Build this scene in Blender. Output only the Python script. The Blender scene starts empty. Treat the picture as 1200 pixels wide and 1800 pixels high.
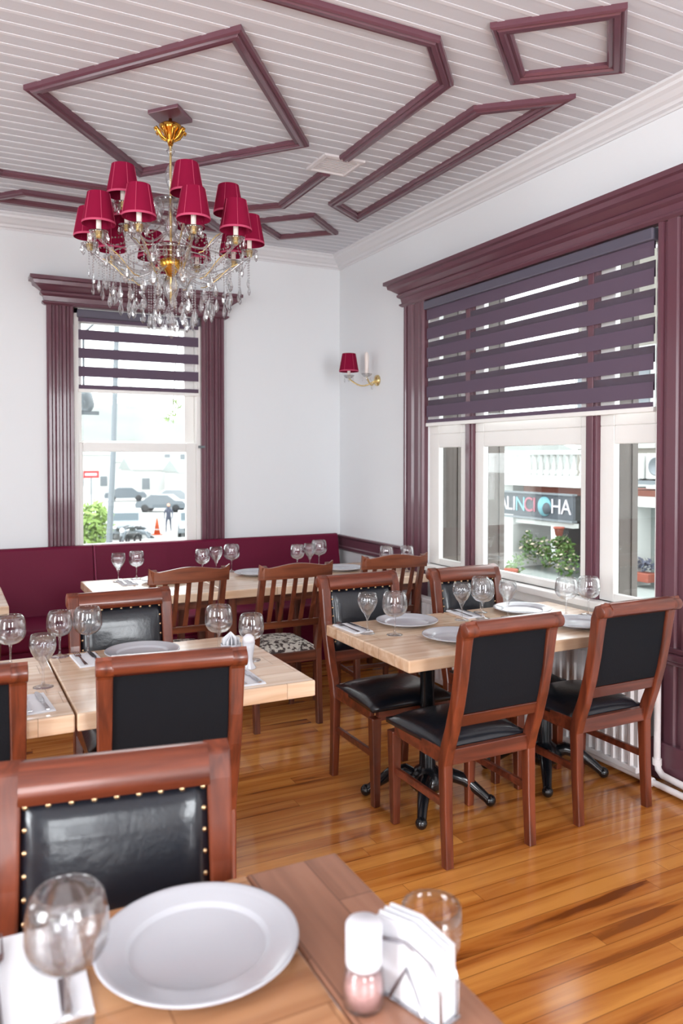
import bpy, math, random
from math import sin, cos, pi, radians as R
from mathutils import Vector, Matrix
random.seed(7)
scene = bpy.context.scene
COL = scene.collection

# ------------------------------------------------------------------ camera, world, lights, exposure
CAM_H = 1.55
cd = bpy.data.cameras.new('camera'); cam = bpy.data.objects.new('camera', cd); COL.objects.link(cam)
cam.location = (0, 0, CAM_H)
cam.rotation_euler = (R(90 - 1.19), R(0.0), R(-26.96))
cd.sensor_width = 36; cd.sensor_height = 36; cd.sensor_fit = 'AUTO'
cd.lens = 36 * 1369.5 / 1800
cd.shift_y = -66.07 / 1800
cd.clip_start = 0.05; cd.clip_end = 900
cd.dof.use_dof = True; cd.dof.focus_distance = 3.5; cd.dof.aperture_fstop = 3.2
scene.camera = cam

W = bpy.data.worlds.new('daylight'); scene.world = W; W.use_nodes = True
bg = W.node_tree.nodes['Background']; bg.inputs[0].default_value = (0.93, 0.97, 1.0, 1); bg.inputs[1].default_value = 4.6

def area(name, loc, rot, sx, sy, power, col=(0.93, 0.965, 1.0)):
    l = bpy.data.lights.new(name, 'AREA'); l.shape = 'RECTANGLE'; l.size = sx; l.size_y = sy
    l.energy = power; l.color = col
    o = bpy.data.objects.new(name, l); COL.objects.link(o); o.location = loc; o.rotation_euler = rot
    return o
# daylight through the two windows behind the camera; left pair is added fill light
area('daylight_front_a', (-0.9, -2.45, 1.75), (R(90), 0, 0), 1.1, 2.0, 66)
area('daylight_front_b', (1.5, -2.45, 1.75), (R(90), 0, 0), 1.1, 2.0, 108)
area('fill_left_a', (-2.75, 0.7, 1.75), (R(90), 0, R(-90)), 1.2, 2.0, 112)
area('fill_left_b', (-2.75, 3.6, 1.75), (R(90), 0, R(-90)), 1.2, 2.0, 12)
sun = bpy.data.lights.new('sun', 'SUN'); sun.energy = 3.0; sun.angle = R(8)
so = bpy.data.objects.new('sun', sun); COL.objects.link(so)
so.rotation_euler = Vector((0.12, -0.36, -0.92)).to_track_quat('-Z', 'Y').to_euler()

vs = scene.view_settings
scene.display_settings.display_device = 'sRGB'
vs.view_transform = 'Standard'; vs.look = 'None'; vs.gamma = 1.0; vs.use_curve_mapping = False
vs.exposure = 0.25

# ------------------------------------------------------------------ materials
def lin(c):
    r = []
    for v in c:
        v = v / 255.0
        r.append(v / 12.92 if v <= 0.04045 else ((v + 0.055) / 1.055) ** 2.4)
    return (r[0], r[1], r[2], 1)
MATS = {}
def mat(name, col, rough=0.5, metal=0.0, spec=0.5, coat=0.0, trans=0.0, ior=1.45, bump=0.0, bscale=40.0, vary=0.0, vscale=8.0, sheen=0.0):
    m = bpy.data.materials.new(name); m.use_nodes = True; MATS[name] = m
    nt = m.node_tree; b = nt.nodes['Principled BSDF']
    b.inputs['Base Color'].default_value = lin(col); b.inputs['Roughness'].default_value = rough
    b.inputs['Metallic'].default_value = metal; b.inputs['Specular IOR Level'].default_value = spec
    b.inputs['Coat Weight'].default_value = coat; b.inputs['Coat Roughness'].default_value = 0.08
    b.inputs['Transmission Weight'].default_value = trans; b.inputs['IOR'].default_value = ior
    b.inputs['Sheen Weight'].default_value = sheen
    tc = nt.nodes.new('ShaderNodeTexCoord')
    if vary > 0:
        n = nt.nodes.new('ShaderNodeTexNoise'); n.inputs['Scale'].default_value = vscale; n.inputs['Detail'].default_value = 4
        nt.links.new(tc.outputs['Object'], n.inputs['Vector'])
        mx = nt.nodes.new('ShaderNodeMix'); mx.data_type = 'RGBA'
        c = lin(col)
        mx.inputs[6].default_value = tuple(v * (1 - vary) for v in c[:3]) + (1,)
        mx.inputs[7].default_value = tuple(min(1, v * (1 + vary)) for v in c[:3]) + (1,)
        nt.links.new(n.outputs['Fac'], mx.inputs[0]); nt.links.new(mx.outputs[2], b.inputs['Base Color'])
    if bump > 0:
        n2 = nt.nodes.new('ShaderNodeTexNoise'); n2.inputs['Scale'].default_value = bscale; n2.inputs['Detail'].default_value = 3
        nt.links.new(tc.outputs['Object'], n2.inputs['Vector'])
        bp = nt.nodes.new('ShaderNodeBump'); bp.inputs['Strength'].default_value = bump; bp.inputs['Distance'].default_value = 0.002
        nt.links.new(n2.outputs['Fac'], bp.inputs['Height']); nt.links.new(bp.outputs[0], b.inputs['Normal'])
    return m

def wood(name, c1, c2, rough=0.3, coat=0.3, axis='X', scale=1.0, stave=None, c3=None, p3=0.12, sw=0.0012, nw=0.55, rw=0.55):
    """grain noise stretched along an axis; optional staves (width, length) of differing tone"""
    m = bpy.data.materials.new(name); m.use_nodes = True; MATS[name] = m
    nt = m.node_tree; L = nt.links; N = nt.nodes; b = N['Principled BSDF']
    b.inputs['Roughness'].default_value = rough; b.inputs['Coat Weight'].default_value = coat; b.inputs['Coat Roughness'].default_value = 0.12
    tc = N.new('ShaderNodeTexCoord')
    sep = N.new('ShaderNodeSeparateXYZ'); L.new(tc.outputs['Object'], sep.inputs[0])
    ia = 'XYZ'.index(axis); ib = {'X': 1, 'Y': 0, 'Z': 0}[axis]; ic = 3 - ia - ib
    def math_(op, a, bb=None, c=None):
        n = N.new('ShaderNodeMath'); n.operation = op
        for i, v in enumerate((a, bb, c)):
            if v is None: continue
            if isinstance(v, (int, float)): n.inputs[i].default_value = v
            else: L.new(v, n.inputs[i])
        return n.outputs[0]
    A, B, Cc = sep.outputs[ia], sep.outputs[ib], sep.outputs[ic]
    rnd = None; seam = None
    if stave:
        w, ln = stave
        row = math_('FLOOR', math_('DIVIDE', B, w))
        wn = N.new('ShaderNodeTexWhiteNoise'); wn.noise_dimensions = '1D'; L.new(row, wn.inputs['W'])
        off = math_('MULTIPLY', wn.outputs['Value'], ln)
        colm = math_('FLOOR', math_('DIVIDE', math_('ADD', A, off), ln))
        wn2 = N.new('ShaderNodeTexWhiteNoise'); wn2.noise_dimensions = '2D'
        cv = N.new('ShaderNodeCombineXYZ'); L.new(row, cv.inputs[0]); L.new(colm, cv.inputs[1]); L.new(cv.outputs[0], wn2.inputs['Vector'])
        rnd = wn2.outputs['Value']
        fr = math_('FRACT', math_('DIVIDE', B, w)); d1 = math_('MINIMUM', fr, math_('SUBTRACT', 1.0, fr))
        s1 = math_('LESS_THAN', math_('MULTIPLY', d1, w), sw)
        fa = math_('FRACT', math_('DIVIDE', math_('ADD', A, off), ln)); d2 = math_('MINIMUM', fa, math_('SUBTRACT', 1.0, fa))
        s2 = math_('LESS_THAN', math_('MULTIPLY', d2, ln), 0.0012)
        seam = math_('MAXIMUM', s1, s2)
    comb = N.new('ShaderNodeCombineXYZ')
    L.new(math_('MULTIPLY', A, 1.6 * scale), comb.inputs[0]); L.new(math_('MULTIPLY', B, 22 * scale), comb.inputs[1])
    zz = math_('MULTIPLY', Cc, 22 * scale)
    if rnd is not None: zz = math_('ADD', zz, math_('MULTIPLY', rnd, 37.0))
    L.new(zz, comb.inputs[2])
    n = N.new('ShaderNodeTexNoise'); n.inputs['Scale'].default_value = 1.0; n.inputs['Detail'].default_value = 5; n.inputs['Distortion'].default_value = 0.6
    L.new(comb.outputs[0], n.inputs['Vector'])
    fac = n.outputs['Fac']
    mr = N.new('ShaderNodeMapRange'); mr.inputs[1].default_value = 0.36; mr.inputs[2].default_value = 0.64; L.new(fac, mr.inputs[0])
    fac = mr.outputs[0]
    if rnd is not None: fac = math_('ADD', math_('MULTIPLY', fac, nw), math_('MULTIPLY', rnd, rw))
    ramp = N.new('ShaderNodeValToRGB'); L.new(fac, ramp.inputs[0])
    ramp.color_ramp.elements[0].color = lin(c1); ramp.color_ramp.elements[1].color = lin(c2)
    if c3:
        e = ramp.color_ramp.elements.new(p3); e.color = lin(c1); ramp.color_ramp.elements[0].color = lin(c3)
    out = ramp.outputs[0]
    if seam is not None:
        mx = N.new('ShaderNodeMix'); mx.data_type = 'RGBA'
        L.new(math_('MULTIPLY', seam, 0.6), mx.inputs[0]); L.new(out, mx.inputs[6]); mx.inputs[7].default_value = tuple(v * 0.35 for v in lin(c1)[:3]) + (1,)
        out = mx.outputs[2]
    L.new(out, b.inputs['Base Color'])
    bp = N.new('ShaderNodeBump'); bp.inputs['Strength'].default_value = 0.12; bp.inputs['Distance'].default_value = 0.001
    L.new(fac, bp.inputs['Height']); L.new(bp.outputs[0], b.inputs['Normal'])
    return m

def schlick(nt, f0, gain, p=3.0):
    """two-sided edge reflectance: f0 + gain * facing^p"""
    N = nt.nodes; lw = N.new('ShaderNodeLayerWeight'); lw.inputs['Blend'].default_value = 0.5
    a = N.new('ShaderNodeMath'); a.operation = 'POWER'; nt.links.new(lw.outputs['Facing'], a.inputs[0]); a.inputs[1].default_value = p
    b = N.new('ShaderNodeMath'); b.operation = 'MULTIPLY_ADD'; nt.links.new(a.outputs[0], b.inputs[0]); b.inputs[1].default_value = gain; b.inputs[2].default_value = f0
    b.use_clamp = True
    return b.outputs[0]
def thin_glass(name, tint=(1, 1, 1, 1), refl=0.08):
    m = bpy.data.materials.new(name); m.use_nodes = True; MATS[name] = m
    nt = m.node_tree; N = nt.nodes; N.remove(N['Principled BSDF'])
    out = N['Material Output']; tr = N.new('ShaderNodeBsdfTransparent'); tr.inputs[0].default_value = tint
    gl = N.new('ShaderNodeBsdfGlossy'); gl.inputs['Roughness'].default_value = 0.01
    fr = schlick(nt, 0.04, 0.8)
    mx = N.new('ShaderNodeMixShader'); nt.links.new(fr, mx.inputs[0])
    nt.links.new(tr.outputs[0], mx.inputs[1]); nt.links.new(gl.outputs[0], mx.inputs[2]); nt.links.new(mx.outputs[0], out.inputs[0])
    return m

def sheer(name, col, alpha):
    m = bpy.data.materials.new(name); m.use_nodes = True; MATS[name] = m
    nt = m.node_tree; N = nt.nodes; b = N['Principled BSDF']; b.inputs['Base Color'].default_value = lin(col); b.inputs['Roughness'].default_value = 0.9
    b.inputs['Alpha'].default_value = alpha
    return m

mat('wall_paint', (232, 234, 236), 0.75, bump=0.08, bscale=60)
mat('ceiling_paint', (200, 200, 205), 0.55)
mat('ceiling_bead', (216, 215, 219), 0.45)
mat('crown_paint', (222, 221, 223), 0.5)
mat('plum_trim', (102, 64, 75), 0.28, coat=0.3, vary=0.08, vscale=5)
mat('white_frame', (240, 238, 234), 0.35)
mat('white_enamel', (240, 238, 240), 0.25, coat=0.3)
mat('stone_reveal', (96, 89, 84), 0.8, bump=0.3, vary=0.12, vscale=14)
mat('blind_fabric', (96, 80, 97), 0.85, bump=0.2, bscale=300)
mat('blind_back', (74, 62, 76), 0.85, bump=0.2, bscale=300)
mat('blind_rail', (92, 88, 102), 0.4)
sheer('blind_sheer', (150, 140, 150), 0.07)
mat('wine_vinyl', (104, 18, 50), 0.5, spec=0.22, bump=0.1, bscale=120, vary=0.05, vscale=3)
mat('wine_piping', (140, 44, 80), 0.4)
mat('black_leather', (20, 24, 32), 0.28, spec=0.6, coat=0.25, bump=0.35, bscale=70)
mat('black_cloth', (20, 22, 27), 0.8, spec=0.2, bump=0.3, bscale=150)
wood('chair_wood', (80, 33, 18), (124, 58, 34), 0.34, 0.3, 'Z', 1.2)
wood('chair_wood_x', (84, 36, 21), (128, 62, 40), 0.32, 0.35, 'X', 1.2)
wood('slat_wood', (78, 38, 26), (118, 62, 42), 0.35, 0.3, 'Z', 1.2)
wood('slat_wood_x', (82, 40, 26), (124, 68, 44), 0.35, 0.3, 'X', 1.2)
wood('table_oak', (196, 152, 116), (238, 212, 184), 0.24, 0.35, 'X', 1.0, (0.13, 0.42))
wood('table_oak_y', (196, 146, 102), (236, 202, 164), 0.24, 0.35, 'Y', 1.0, (0.13, 0.42))
wood('table_mixed', (150, 98, 64), (200, 150, 108), 0.24, 0.35, 'X', 0.8, (0.12, 0.5))
wood('table_walnut', (112, 72, 54), (164, 116, 92), 0.24, 0.35, 'Y', 0.9, (0.11, 0.5))
wood('floor_boards', (178, 104, 42), (214, 144, 70), 0.2, 0.35, 'X', 0.7, (0.075, 3.2), (96, 42, 14), 0.26, 0.0018, 0.78, 0.36)
mat('nail_brass', (196, 168, 130), 0.3, metal=1.0)
mat('gold', (214, 160, 70), 0.2, metal=1.0)
mat('pale_gold', (226, 200, 140), 0.25, metal=0.8)
mat('shade_cloth', (134, 18, 54), 0.9, spec=0.15, bump=0.2, bscale=200)
mat('shade_band', (190, 70, 104), 0.7)
mat('candle_white', (240, 228, 222), 0.5)
mat('cast_iron', (16, 18, 22), 0.22, spec=0.6, coat=0.3)
mat('porcelain', (184, 184, 190), 0.18, coat=0.4)
mat('napkin', (224, 224, 228), 0.9, bump=0.3, bscale=90)
mat('steel', (190, 188, 192), 0.18, metal=1.0)
thin_glass('pane_glass', (0.97, 0.985, 0.98, 1))
def goblet_glass(name, k, ior, f0=0.05):
    m = bpy.data.materials.new(name); m.use_nodes = True; MATS[name] = m
    nt = m.node_tree; N = nt.nodes; N.remove(N['Principled BSDF']); L = nt.links
    tr = N.new('ShaderNodeBsdfTransparent'); tr.inputs[0].default_value = (0.985, 0.985, 0.99, 1)
    gl = N.new('ShaderNodeBsdfGlossy'); gl.inputs['Roughness'].default_value = 0.015
    fr = schlick(nt, f0, ior)
    m1 = N.new('ShaderNodeMixShader'); L.new(fr, m1.inputs[0]); L.new(tr.outputs[0], m1.inputs[1]); L.new(gl.outputs[0], m1.inputs[2])
    g2 = N.new('ShaderNodeBsdfGlass'); g2.inputs['Roughness'].default_value = 0.0; g2.inputs['IOR'].default_value = 1.45
    m2 = N.new('ShaderNodeMixShader'); m2.inputs[0].default_value = k; L.new(m1.outputs[0], m2.inputs[1]); L.new(g2.outputs[0], m2.inputs[2])
    L.new(m2.outputs[0], N['Material Output'].inputs[0])
goblet_glass('glass', 0.20, 0.95, 0.07)
goblet_glass('crystal', 0.35, 0.75, 0.16)
mat('plastic_white', (214, 212, 218), 0.35)
mat('pink_salt', (206, 160, 156), 0.8, vary=0.25, vscale=220)
mat('vent_grey', (214, 208, 208), 0.5)
mat('pipe_white', (238, 232, 232), 0.3, coat=0.2)
mat('dark_gap', (40, 28, 28), 0.8)
# patterned seat cloth of the slatted chairs
m = mat('floral_cloth', (190, 184, 176), 0.9)
nt = m.node_tree; tc = nt.nodes.new('ShaderNodeTexCoord'); v = nt.nodes.new('ShaderNodeTexVoronoi'); v.inputs['Scale'].default_value = 34
nz = nt.nodes.new('ShaderNodeTexNoise'); nz.inputs['Scale'].default_value = 45; nz.inputs['Detail'].default_value = 3
nt.links.new(tc.outputs['Object'], v.inputs['Vector']); nt.links.new(tc.outputs['Object'], nz.inputs['Vector'])
rp = nt.nodes.new('ShaderNodeValToRGB'); rp.color_ramp.elements[0].position = 0.44; rp.color_ramp.elements[1].position = 0.54
rp.color_ramp.elements[0].color = lin((74, 62, 60)); rp.color_ramp.elements[1].color = lin((214, 208, 198))
nt.links.new(nz.outputs['Fac'], rp.inputs[0]); nt.links.new(rp.outputs[0], nt.nodes['Principled BSDF'].inputs['Base Color'])
# outside
mat('paving', (150, 150, 148), 0.9, vary=0.06, vscale=0.3)
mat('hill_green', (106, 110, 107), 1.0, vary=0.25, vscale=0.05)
mat('render_white', (186, 187, 184), 0.9)
mat('render_cream', (118, 114, 106), 0.9)
mat('brick_red', (128, 76, 62), 0.9, vary=0.25, vscale=6)
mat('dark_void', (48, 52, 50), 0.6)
mat('sign_board', (62, 68, 74), 0.7)
mat('sign_white', (180, 176, 182), 0.6)
mat('sign_teal', (100, 150, 158), 0.6)
mat('sign_pink', (150, 84, 98), 0.6)
mat('leaf', (66, 96, 40), 0.7, vary=0.4, vscale=9)
mat('leaf_light', (116, 140, 72), 0.7, vary=0.4, vscale=6)
mat('blossom', (190, 176, 156), 0.8)
mat('terracotta', (130, 66, 50), 0.8)
mat('slab_grey', (124, 130, 127), 0.6)
mat('metal_grey', (104, 110, 114), 0.4, metal=0.3)
mat('car_silver', (116, 122, 126), 0.25, coat=0.5)
mat('car_blue', (84, 92, 98), 0.25, coat=0.5)
mat('car_glass', (60, 72, 78), 0.1)
mat('tyre', (34, 36, 38), 0.7)
mat('orange_plastic', (190, 80, 40), 0.6)
mat('red_sign', (160, 36, 36), 0.6)
mat('coat_dark', (66, 70, 84), 0.8)
mat('skin', (206, 160, 136), 0.6)
mat('bark', (96, 88, 78), 0.9)

# ------------------------------------------------------------------ mesh builder
class MB:
    def __init__(s): s.v = []; s.f = []; s.m = []; s.sm = []
    def add(s, vs, fs, mi=0, smooth=False):
        o = len(s.v); s.v += [tuple(p) for p in vs]
        for f in fs: s.f.append(tuple(i + o for i in f)); s.m.append(mi); s.sm.append(smooth)
    def box(s, a, b, mi=0):
        x0, y0, z0 = (min(a[i], b[i]) for i in range(3)); x1, y1, z1 = (max(a[i], b[i]) for i in range(3))
        s.add([(x0,y0,z0),(x1,y0,z0),(x1,y1,z0),(x0,y1,z0),(x0,y0,z1),(x1,y0,z1),(x1,y1,z1),(x0,y1,z1)],
              [(0,3,2,1),(4,5,6,7),(0,1,5,4),(1,2,6,5),(2,3,7,6),(3,0,4,7)], mi)
        return s
    def frustum(s, a, b, mi=0):   # a,b: (cx,cy,z,hx,hy)
        r = []
        for cx, cy, z, hx, hy in (a, b): r += [(cx-hx,cy-hy,z),(cx+hx,cy-hy,z),(cx+hx,cy+hy,z),(cx-hx,cy+hy,z)]
        s.add(r, [(0,3,2,1),(4,5,6,7),(0,1,5,4),(1,2,6,5),(2,3,7,6),(3,0,4,7)], mi); return s
    def rings(s, rings, mi=0, smooth=True, cap=True, closed=False):
        n = len(rings[0]); vs = [p for r in rings for p in r]; fs = []
        k = len(rings)
        for i in range(k if closed else k - 1):
            j = (i + 1) % k
            for a in range(n):
                b = (a + 1) % n; fs.append((i*n+a, i*n+b, j*n+b, j*n+a))
        s.add(vs, fs, mi, smooth)
        if cap and not closed:
            s.add(rings[0], [tuple(range(n))[::-1]], mi); s.add(rings[-1], [tuple(range(n))], mi)
        return s
    def lathe(s, prof, c=(0,0,0), n=24, mi=0, smooth=True, cap=True, rot=None):
        rr = []
        for r, z in prof:
            ring = [Vector((r*cos(2*pi*i/n), r*sin(2*pi*i/n), z)) for i in range(n)]
            if rot is not None: ring = [rot @ p for p in ring]
            rr.append([(p.x+c[0], p.y+c[1], p.z+c[2]) for p in ring])
        return s.rings(rr, mi, smooth, cap)
    def tube(s, pts, rad, n=10, mi=0, smooth=True, cap=True):
        P = [Vector(p) for p in pts]; rr = []
        t0 = (P[1]-P[0]).normalized(); up = Vector((0,0,1)) if abs(t0.z) < 0.9 else Vector((1,0,0))
        nrm = t0.cross(up).normalized()
        for i, p in enumerate(P):
            t = (P[min(i+1,len(P)-1)] - P[max(i-1,0)]).normalized()
            nrm = (nrm - t*nrm.dot(t)).normalized(); bn = t.cross(nrm)
            r = rad[i] if isinstance(rad, (list, tuple)) else rad
            rr.append([tuple(p + nrm*r*cos(2*pi*a/n) + bn*r*sin(2*pi*a/n)) for a in range(n)])
        return s.rings(rr, mi, smooth, cap)
    def post(s, path, xc, w, d, mi=0):
        """rectangular section swept along a (y,z) path; w,d may be lists"""
        rr = []; n = len(path)
        for i, (y, z) in enumerate(path):
            a = path[max(i-1,0)]; b = path[min(i+1,n-1)]
            ty, tz = b[0]-a[0], b[1]-a[1]; l = math.hypot(ty, tz); ty /= l; tz /= l
            ww = (w[i] if isinstance(w, list) else w)/2; dd = (d[i] if isinstance(d, list) else d)/2
            ny, nz = -tz, ty
            rr.append([(xc-ww, y+ny*dd, z+nz*dd), (xc+ww, y+ny*dd, z+nz*dd), (xc+ww, y-ny*dd, z-nz*dd), (xc-ww, y-ny*dd, z-nz*dd)])
        return s.rings(rr, mi, False)
    def prism(s, poly, z0, z1, mi=0):
        n = len(poly)
        s.add([(x,y,z0) for x,y in poly] + [(x,y,z1) for x,y in poly],
              [tuple(range(n))[::-1], tuple(range(n,2*n))] + [(i,(i+1)%n,(i+1)%n+n,i+n) for i in range(n)], mi); return s
    def sphere(s, c, r, n=10, mi=0, sc=(1,1,1)):
        prof = [(max(1e-4, r*sin(pi*i/(n//2+1))), -r*cos(pi*i/(n//2+1))) for i in range(n//2+2)]
        rr = [[(c[0]+q*cos(2*pi*a/n)*sc[0], c[1]+q*sin(2*pi*a/n)*sc[1], c[2]+z*sc[2]) for a in range(n)] for q, z in prof]
        return s.rings(rr, mi, True, True)
    def xf(s, M, start=0):
        for i in range(start, len(s.v)): s.v[i] = tuple(M @ Vector(s.v[i]))
        return s
    def build(s, name, mats, parent=None, bevel=0.0, loc=None, seg=2, subsurf=0, weld=False):
        me = bpy.data.meshes.new(name); me.from_pydata(s.v, [], s.f)
        for m in (mats if isinstance(mats, (list, tuple)) else [mats]): me.materials.append(MATS[m])
        for p, mi, sm in zip(me.polygons, s.m, s.sm): p.material_index = mi; p.use_smooth = sm
        me.validate()
        import bmesh
        bm = bmesh.new(); bm.from_mesh(me)
        if weld: bmesh.ops.remove_doubles(bm, verts=bm.verts, dist=1e-5)
        bmesh.ops.recalc_face_normals(bm, faces=bm.faces); bm.to_mesh(me); bm.free()
        o = bpy.data.objects.new(name, me); COL.objects.link(o)
        if parent: o.parent = parent
        if loc: o.location = loc
        if bevel > 0:
            b = o.modifiers.new('bevel', 'BEVEL'); b.width = bevel; b.segments = seg; b.limit_method = 'ANGLE'; b.angle_limit = R(40); b.harden_normals = False
        if subsurf: q = o.modifiers.new('sub', 'SUBSURF'); q.levels = subsurf; q.render_levels = subsurf
        return o

def tag(o, label=None, cat=None, group=None, kind=None):
    if label: o['label'] = label
    if cat: o['category'] = cat
    if group: o['group'] = group
    if kind: o['kind'] = kind
    return o
def thing(name, loc=(0,0,0), rz=0, **k):
    o = bpy.data.objects.new(name, None); COL.objects.link(o); o.location = loc; o.rotation_euler = (0,0,rz)
    o.empty_display_size = 0.05
    return tag(o, **k)
def kids(o): return [c for c in bpy.data.objects if c.parent == o]
def copy_tree(o, parent=None, tree=None):
    c = o.copy(); COL.objects.link(c); c.parent = parent
    for ch in (tree or {}).get(o.name, []): copy_tree(ch, c, tree)
    return c
def clone(o, loc, rz, label, group=None):
    tree = {}
    for c in bpy.data.objects:
        if c.parent: tree.setdefault(c.parent.name, []).append(c)
    c = copy_tree(o, None, tree); c.location = loc; c.rotation_euler = (0,0,rz); c['label'] = label
    if group: c['group'] = group
    return c

def sweep(mb, path, prof, closed=False, z=0, mi=0):
    """mitred sweep of a profile (offset to the left of travel, height) along an xy path"""
    n = len(path); rr = []
    for i in range(n):
        p = Vector(path[i])
        a = Vector(path[(i-1) % n]) if (closed or i > 0) else None
        b = Vector(path[(i+1) % n]) if (closed or i < n-1) else None
        d1 = (p-a).normalized() if a is not None else (b-p).normalized()
        d2 = (b-p).normalized() if b is not None else d1
        n1 = Vector((-d1.y, d1.x)); n2 = Vector((-d2.y, d2.x))
        m = (n1+n2).normalized(); k = 1/max(0.3, m.dot(n1))
        rr.append([(p.x+m.x*k*u, p.y+m.y*k*u, z+h) for u, h in prof])
    return mb.rings(rr, mi, False, True, closed)

# ------------------------------------------------------------------ room shell
XR, YB, ZC = 3.08, 6.09, 3.285
XL, YF = -2.4, -2.1
def struct(o): return tag(o, kind='structure')
struct(MB().box((XL-0.2, YF-0.2, -0.15), (XR+0.02, YB+0.02, 0)).build('floor', 'floor_boards'))
# ceiling: narrow boards with a raised bead between them
mb = MB(); mb.box((XL-0.2, YF-0.2, ZC+0.004), (XR+0.17, YB+0.17, ZC+0.12))
y = YF
k = 0
y0 = 3.04 - 0.09*60
while y0 < YB:
    a, b = max(y0+0.009, YF), min(y0+0.081, YB)
    if b > a: mb.box((XL, a, ZC), (XR, b, ZC+0.006), 0)
    if YF < y0 < YB: mb.box((XL, y0-0.009, ZC-0.0022), (XR, y0+0.009, ZC+0.006), 1)
    y0 += 0.09
struct(mb.build('ceiling', ['ceiling_paint', 'ceiling_bead'], bevel=0))
def wall_with_holes(name, axis, pos, thick, u0, u1, holes, zt=ZC+0.12):
    """axis 'x': wall plane at x=pos extending by thick, running along y"""
    mb = MB()
    def bx(ua, ub, za, zb):
        if ub-ua < 1e-4 or zb-za < 1e-4: return
        if axis == 'x': mb.box((pos, ua, za), (pos+thick, ub, zb))
        else: mb.box((ua, pos, za), (ub, pos+thick, zb))
    u = u0
    for (a, b, z0, z1) in sorted(holes):
        bx(u, a, -0.15, zt); bx(a, b, -0.15, z0); bx(a, b, z1, zt); u = b
    bx(u, u1, -0.15, zt)
    return struct(mb.build(name, 'wall_paint'))
W2 = (2.65, 4.69, 0.80, 2.67)     # right window opening (y0,y1,z0,z1)
W1 = (0.86, 1.83, 0.80, 2.67)     # back window opening (x0,x1,z0,z1)
wall_with_holes('wall_right', 'x', XR, 0.15, YF-0.2, YB+0.17, [W2])
wall_with_holes('wall_back', 'y', YB, 0.17, XL-0.2, XR, [W1])
wall_with_holes('wall_left', 'x', XL, -0.2, YF, YB, [(0.1, 1.3, 0.75, 2.75), (3.0, 4.2, 0.75, 2.75)])
wall_with_holes('wall_front', 'y', YF, -0.2, XL, XR, [(-1.45, -0.35, 0.75, 2.75), (0.95, 2.05, 0.75, 2.75)])
# crown moulding along back and right walls
cp = [(0, -0.10), (0, 0.004), (0.13, 0.004), (0.13, -0.012), (0.112, -0.02), (0.108, -0.034), (0.085, -0.044), (0.062, -0.062), (0.04, -0.07), (0.034, -0.085), (0.014, -0.09), (0.01, -0.10)]
mb = MB(); sweep(mb, [(XR, YF), (XR, YB), (XL, YB)], cp, False, ZC)
struct(mb.build('trim_1', 'crown_paint'))
# chair rail (plum)
rp_ = [(0, 0.0), (0, 0.13), (0.034, 0.13), (0.036, 0.118), (0.022, 0.104), (0.02, 0.04), (0.028, 0.03), (0.028, 0.012), (0.016, 0.0)]
mb = MB(); sweep(mb, [(XR, 4.96), (XR, YB), (XL, YB)], rp_, False, 0.755)
struct(mb.build('trim_2', 'plum_trim'))
# baseboard right
struct(MB().box((XR-0.02, 2.62, 0), (XR, YB, 0.10)).build('baseboard_right', 'plum_trim', bevel=0.004))
struct(MB().box((XL, YB-0.02, 0), (XR-0.02, YB, 0.10)).build('baseboard_back', 'plum_trim', bevel=0.004))

# ceiling frames
def ceil_frame(n, outer, w=0.075, cut=None):
    # outer polygon must be counter-clockwise: left of travel = inside
    prof = [(0, 0), (0, -0.022), (0.010, -0.028), (w*0.28, -0.022), (w*0.36, -0.030), (w*0.62, -0.030), (w*0.70, -0.020), (w*0.9, -0.024), (w, -0.014), (w, 0)]
    mb = MB(); sweep(mb, outer, prof, cut is None, ZC)
    return struct(mb.build('trim_%d' % n, 'plum_trim'))
CX, CY = 1.07, 3.93
ceil_frame(3, [(CX, CY-0.94), (CX+0.73, CY), (CX, CY+0.90), (CX-0.73, CY)], 0.072)
# large octagonal frame, broken by the air vent
ceil_frame(4, [(2.10, 4.28), (2.10, 4.97), (1.84, 5.20), (0.30, 5.20), (0.04, 4.95), (0.04, 2.97), (0.30, 2.70), (1.83, 2.70), (2.10, 2.99), (2.10, 4.02)], 0.07, cut=True)
ceil_frame(5, [(2.33, 3.15), (2.69, 2.83), (2.69, 5.03), (2.33, 4.78)], 0.075)
ceil_frame(6, [(0.46, 5.44), (1.70, 5.44), (1.94, 5.73), (0.20, 5.73)], 0.075)
ceil_frame(7, [(1.98, 5.38), (2.34, 5.02), (2.70, 5.36), (2.34, 5.71)], 0.06)
ceil_frame(8, [(1.95, 2.53), (2.33, 2.18), (2.71, 2.55), (2.33, 2.87)], 0.075)
# air vent
vt = thing('air_vent', (2.07, 4.15, ZC), 0, label='square white air vent grille set in the gap of the ceiling frame', cat='vent')
mb = MB(); sweep(mb, [(-.13,-.13), (.13,-.13), (.13,.13), (-.13,.13)], [(0,-0.0), (0,-0.012), (0.02,-0.016), (0.028,-0.004), (0.028,0)], True, 0)
mb.build('frame', 'vent_grey', vt)
mb = MB()
for i in range(9):
    q = -0.10 + i*0.022; mb.box((-0.105, q, -0.010), (0.105, q+0.010, -0.001))
mb.box((-0.104, -0.104, -0.003), (0.104, 0.112, 0))
mb.build('grille', 'vent_grey', vt)

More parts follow.
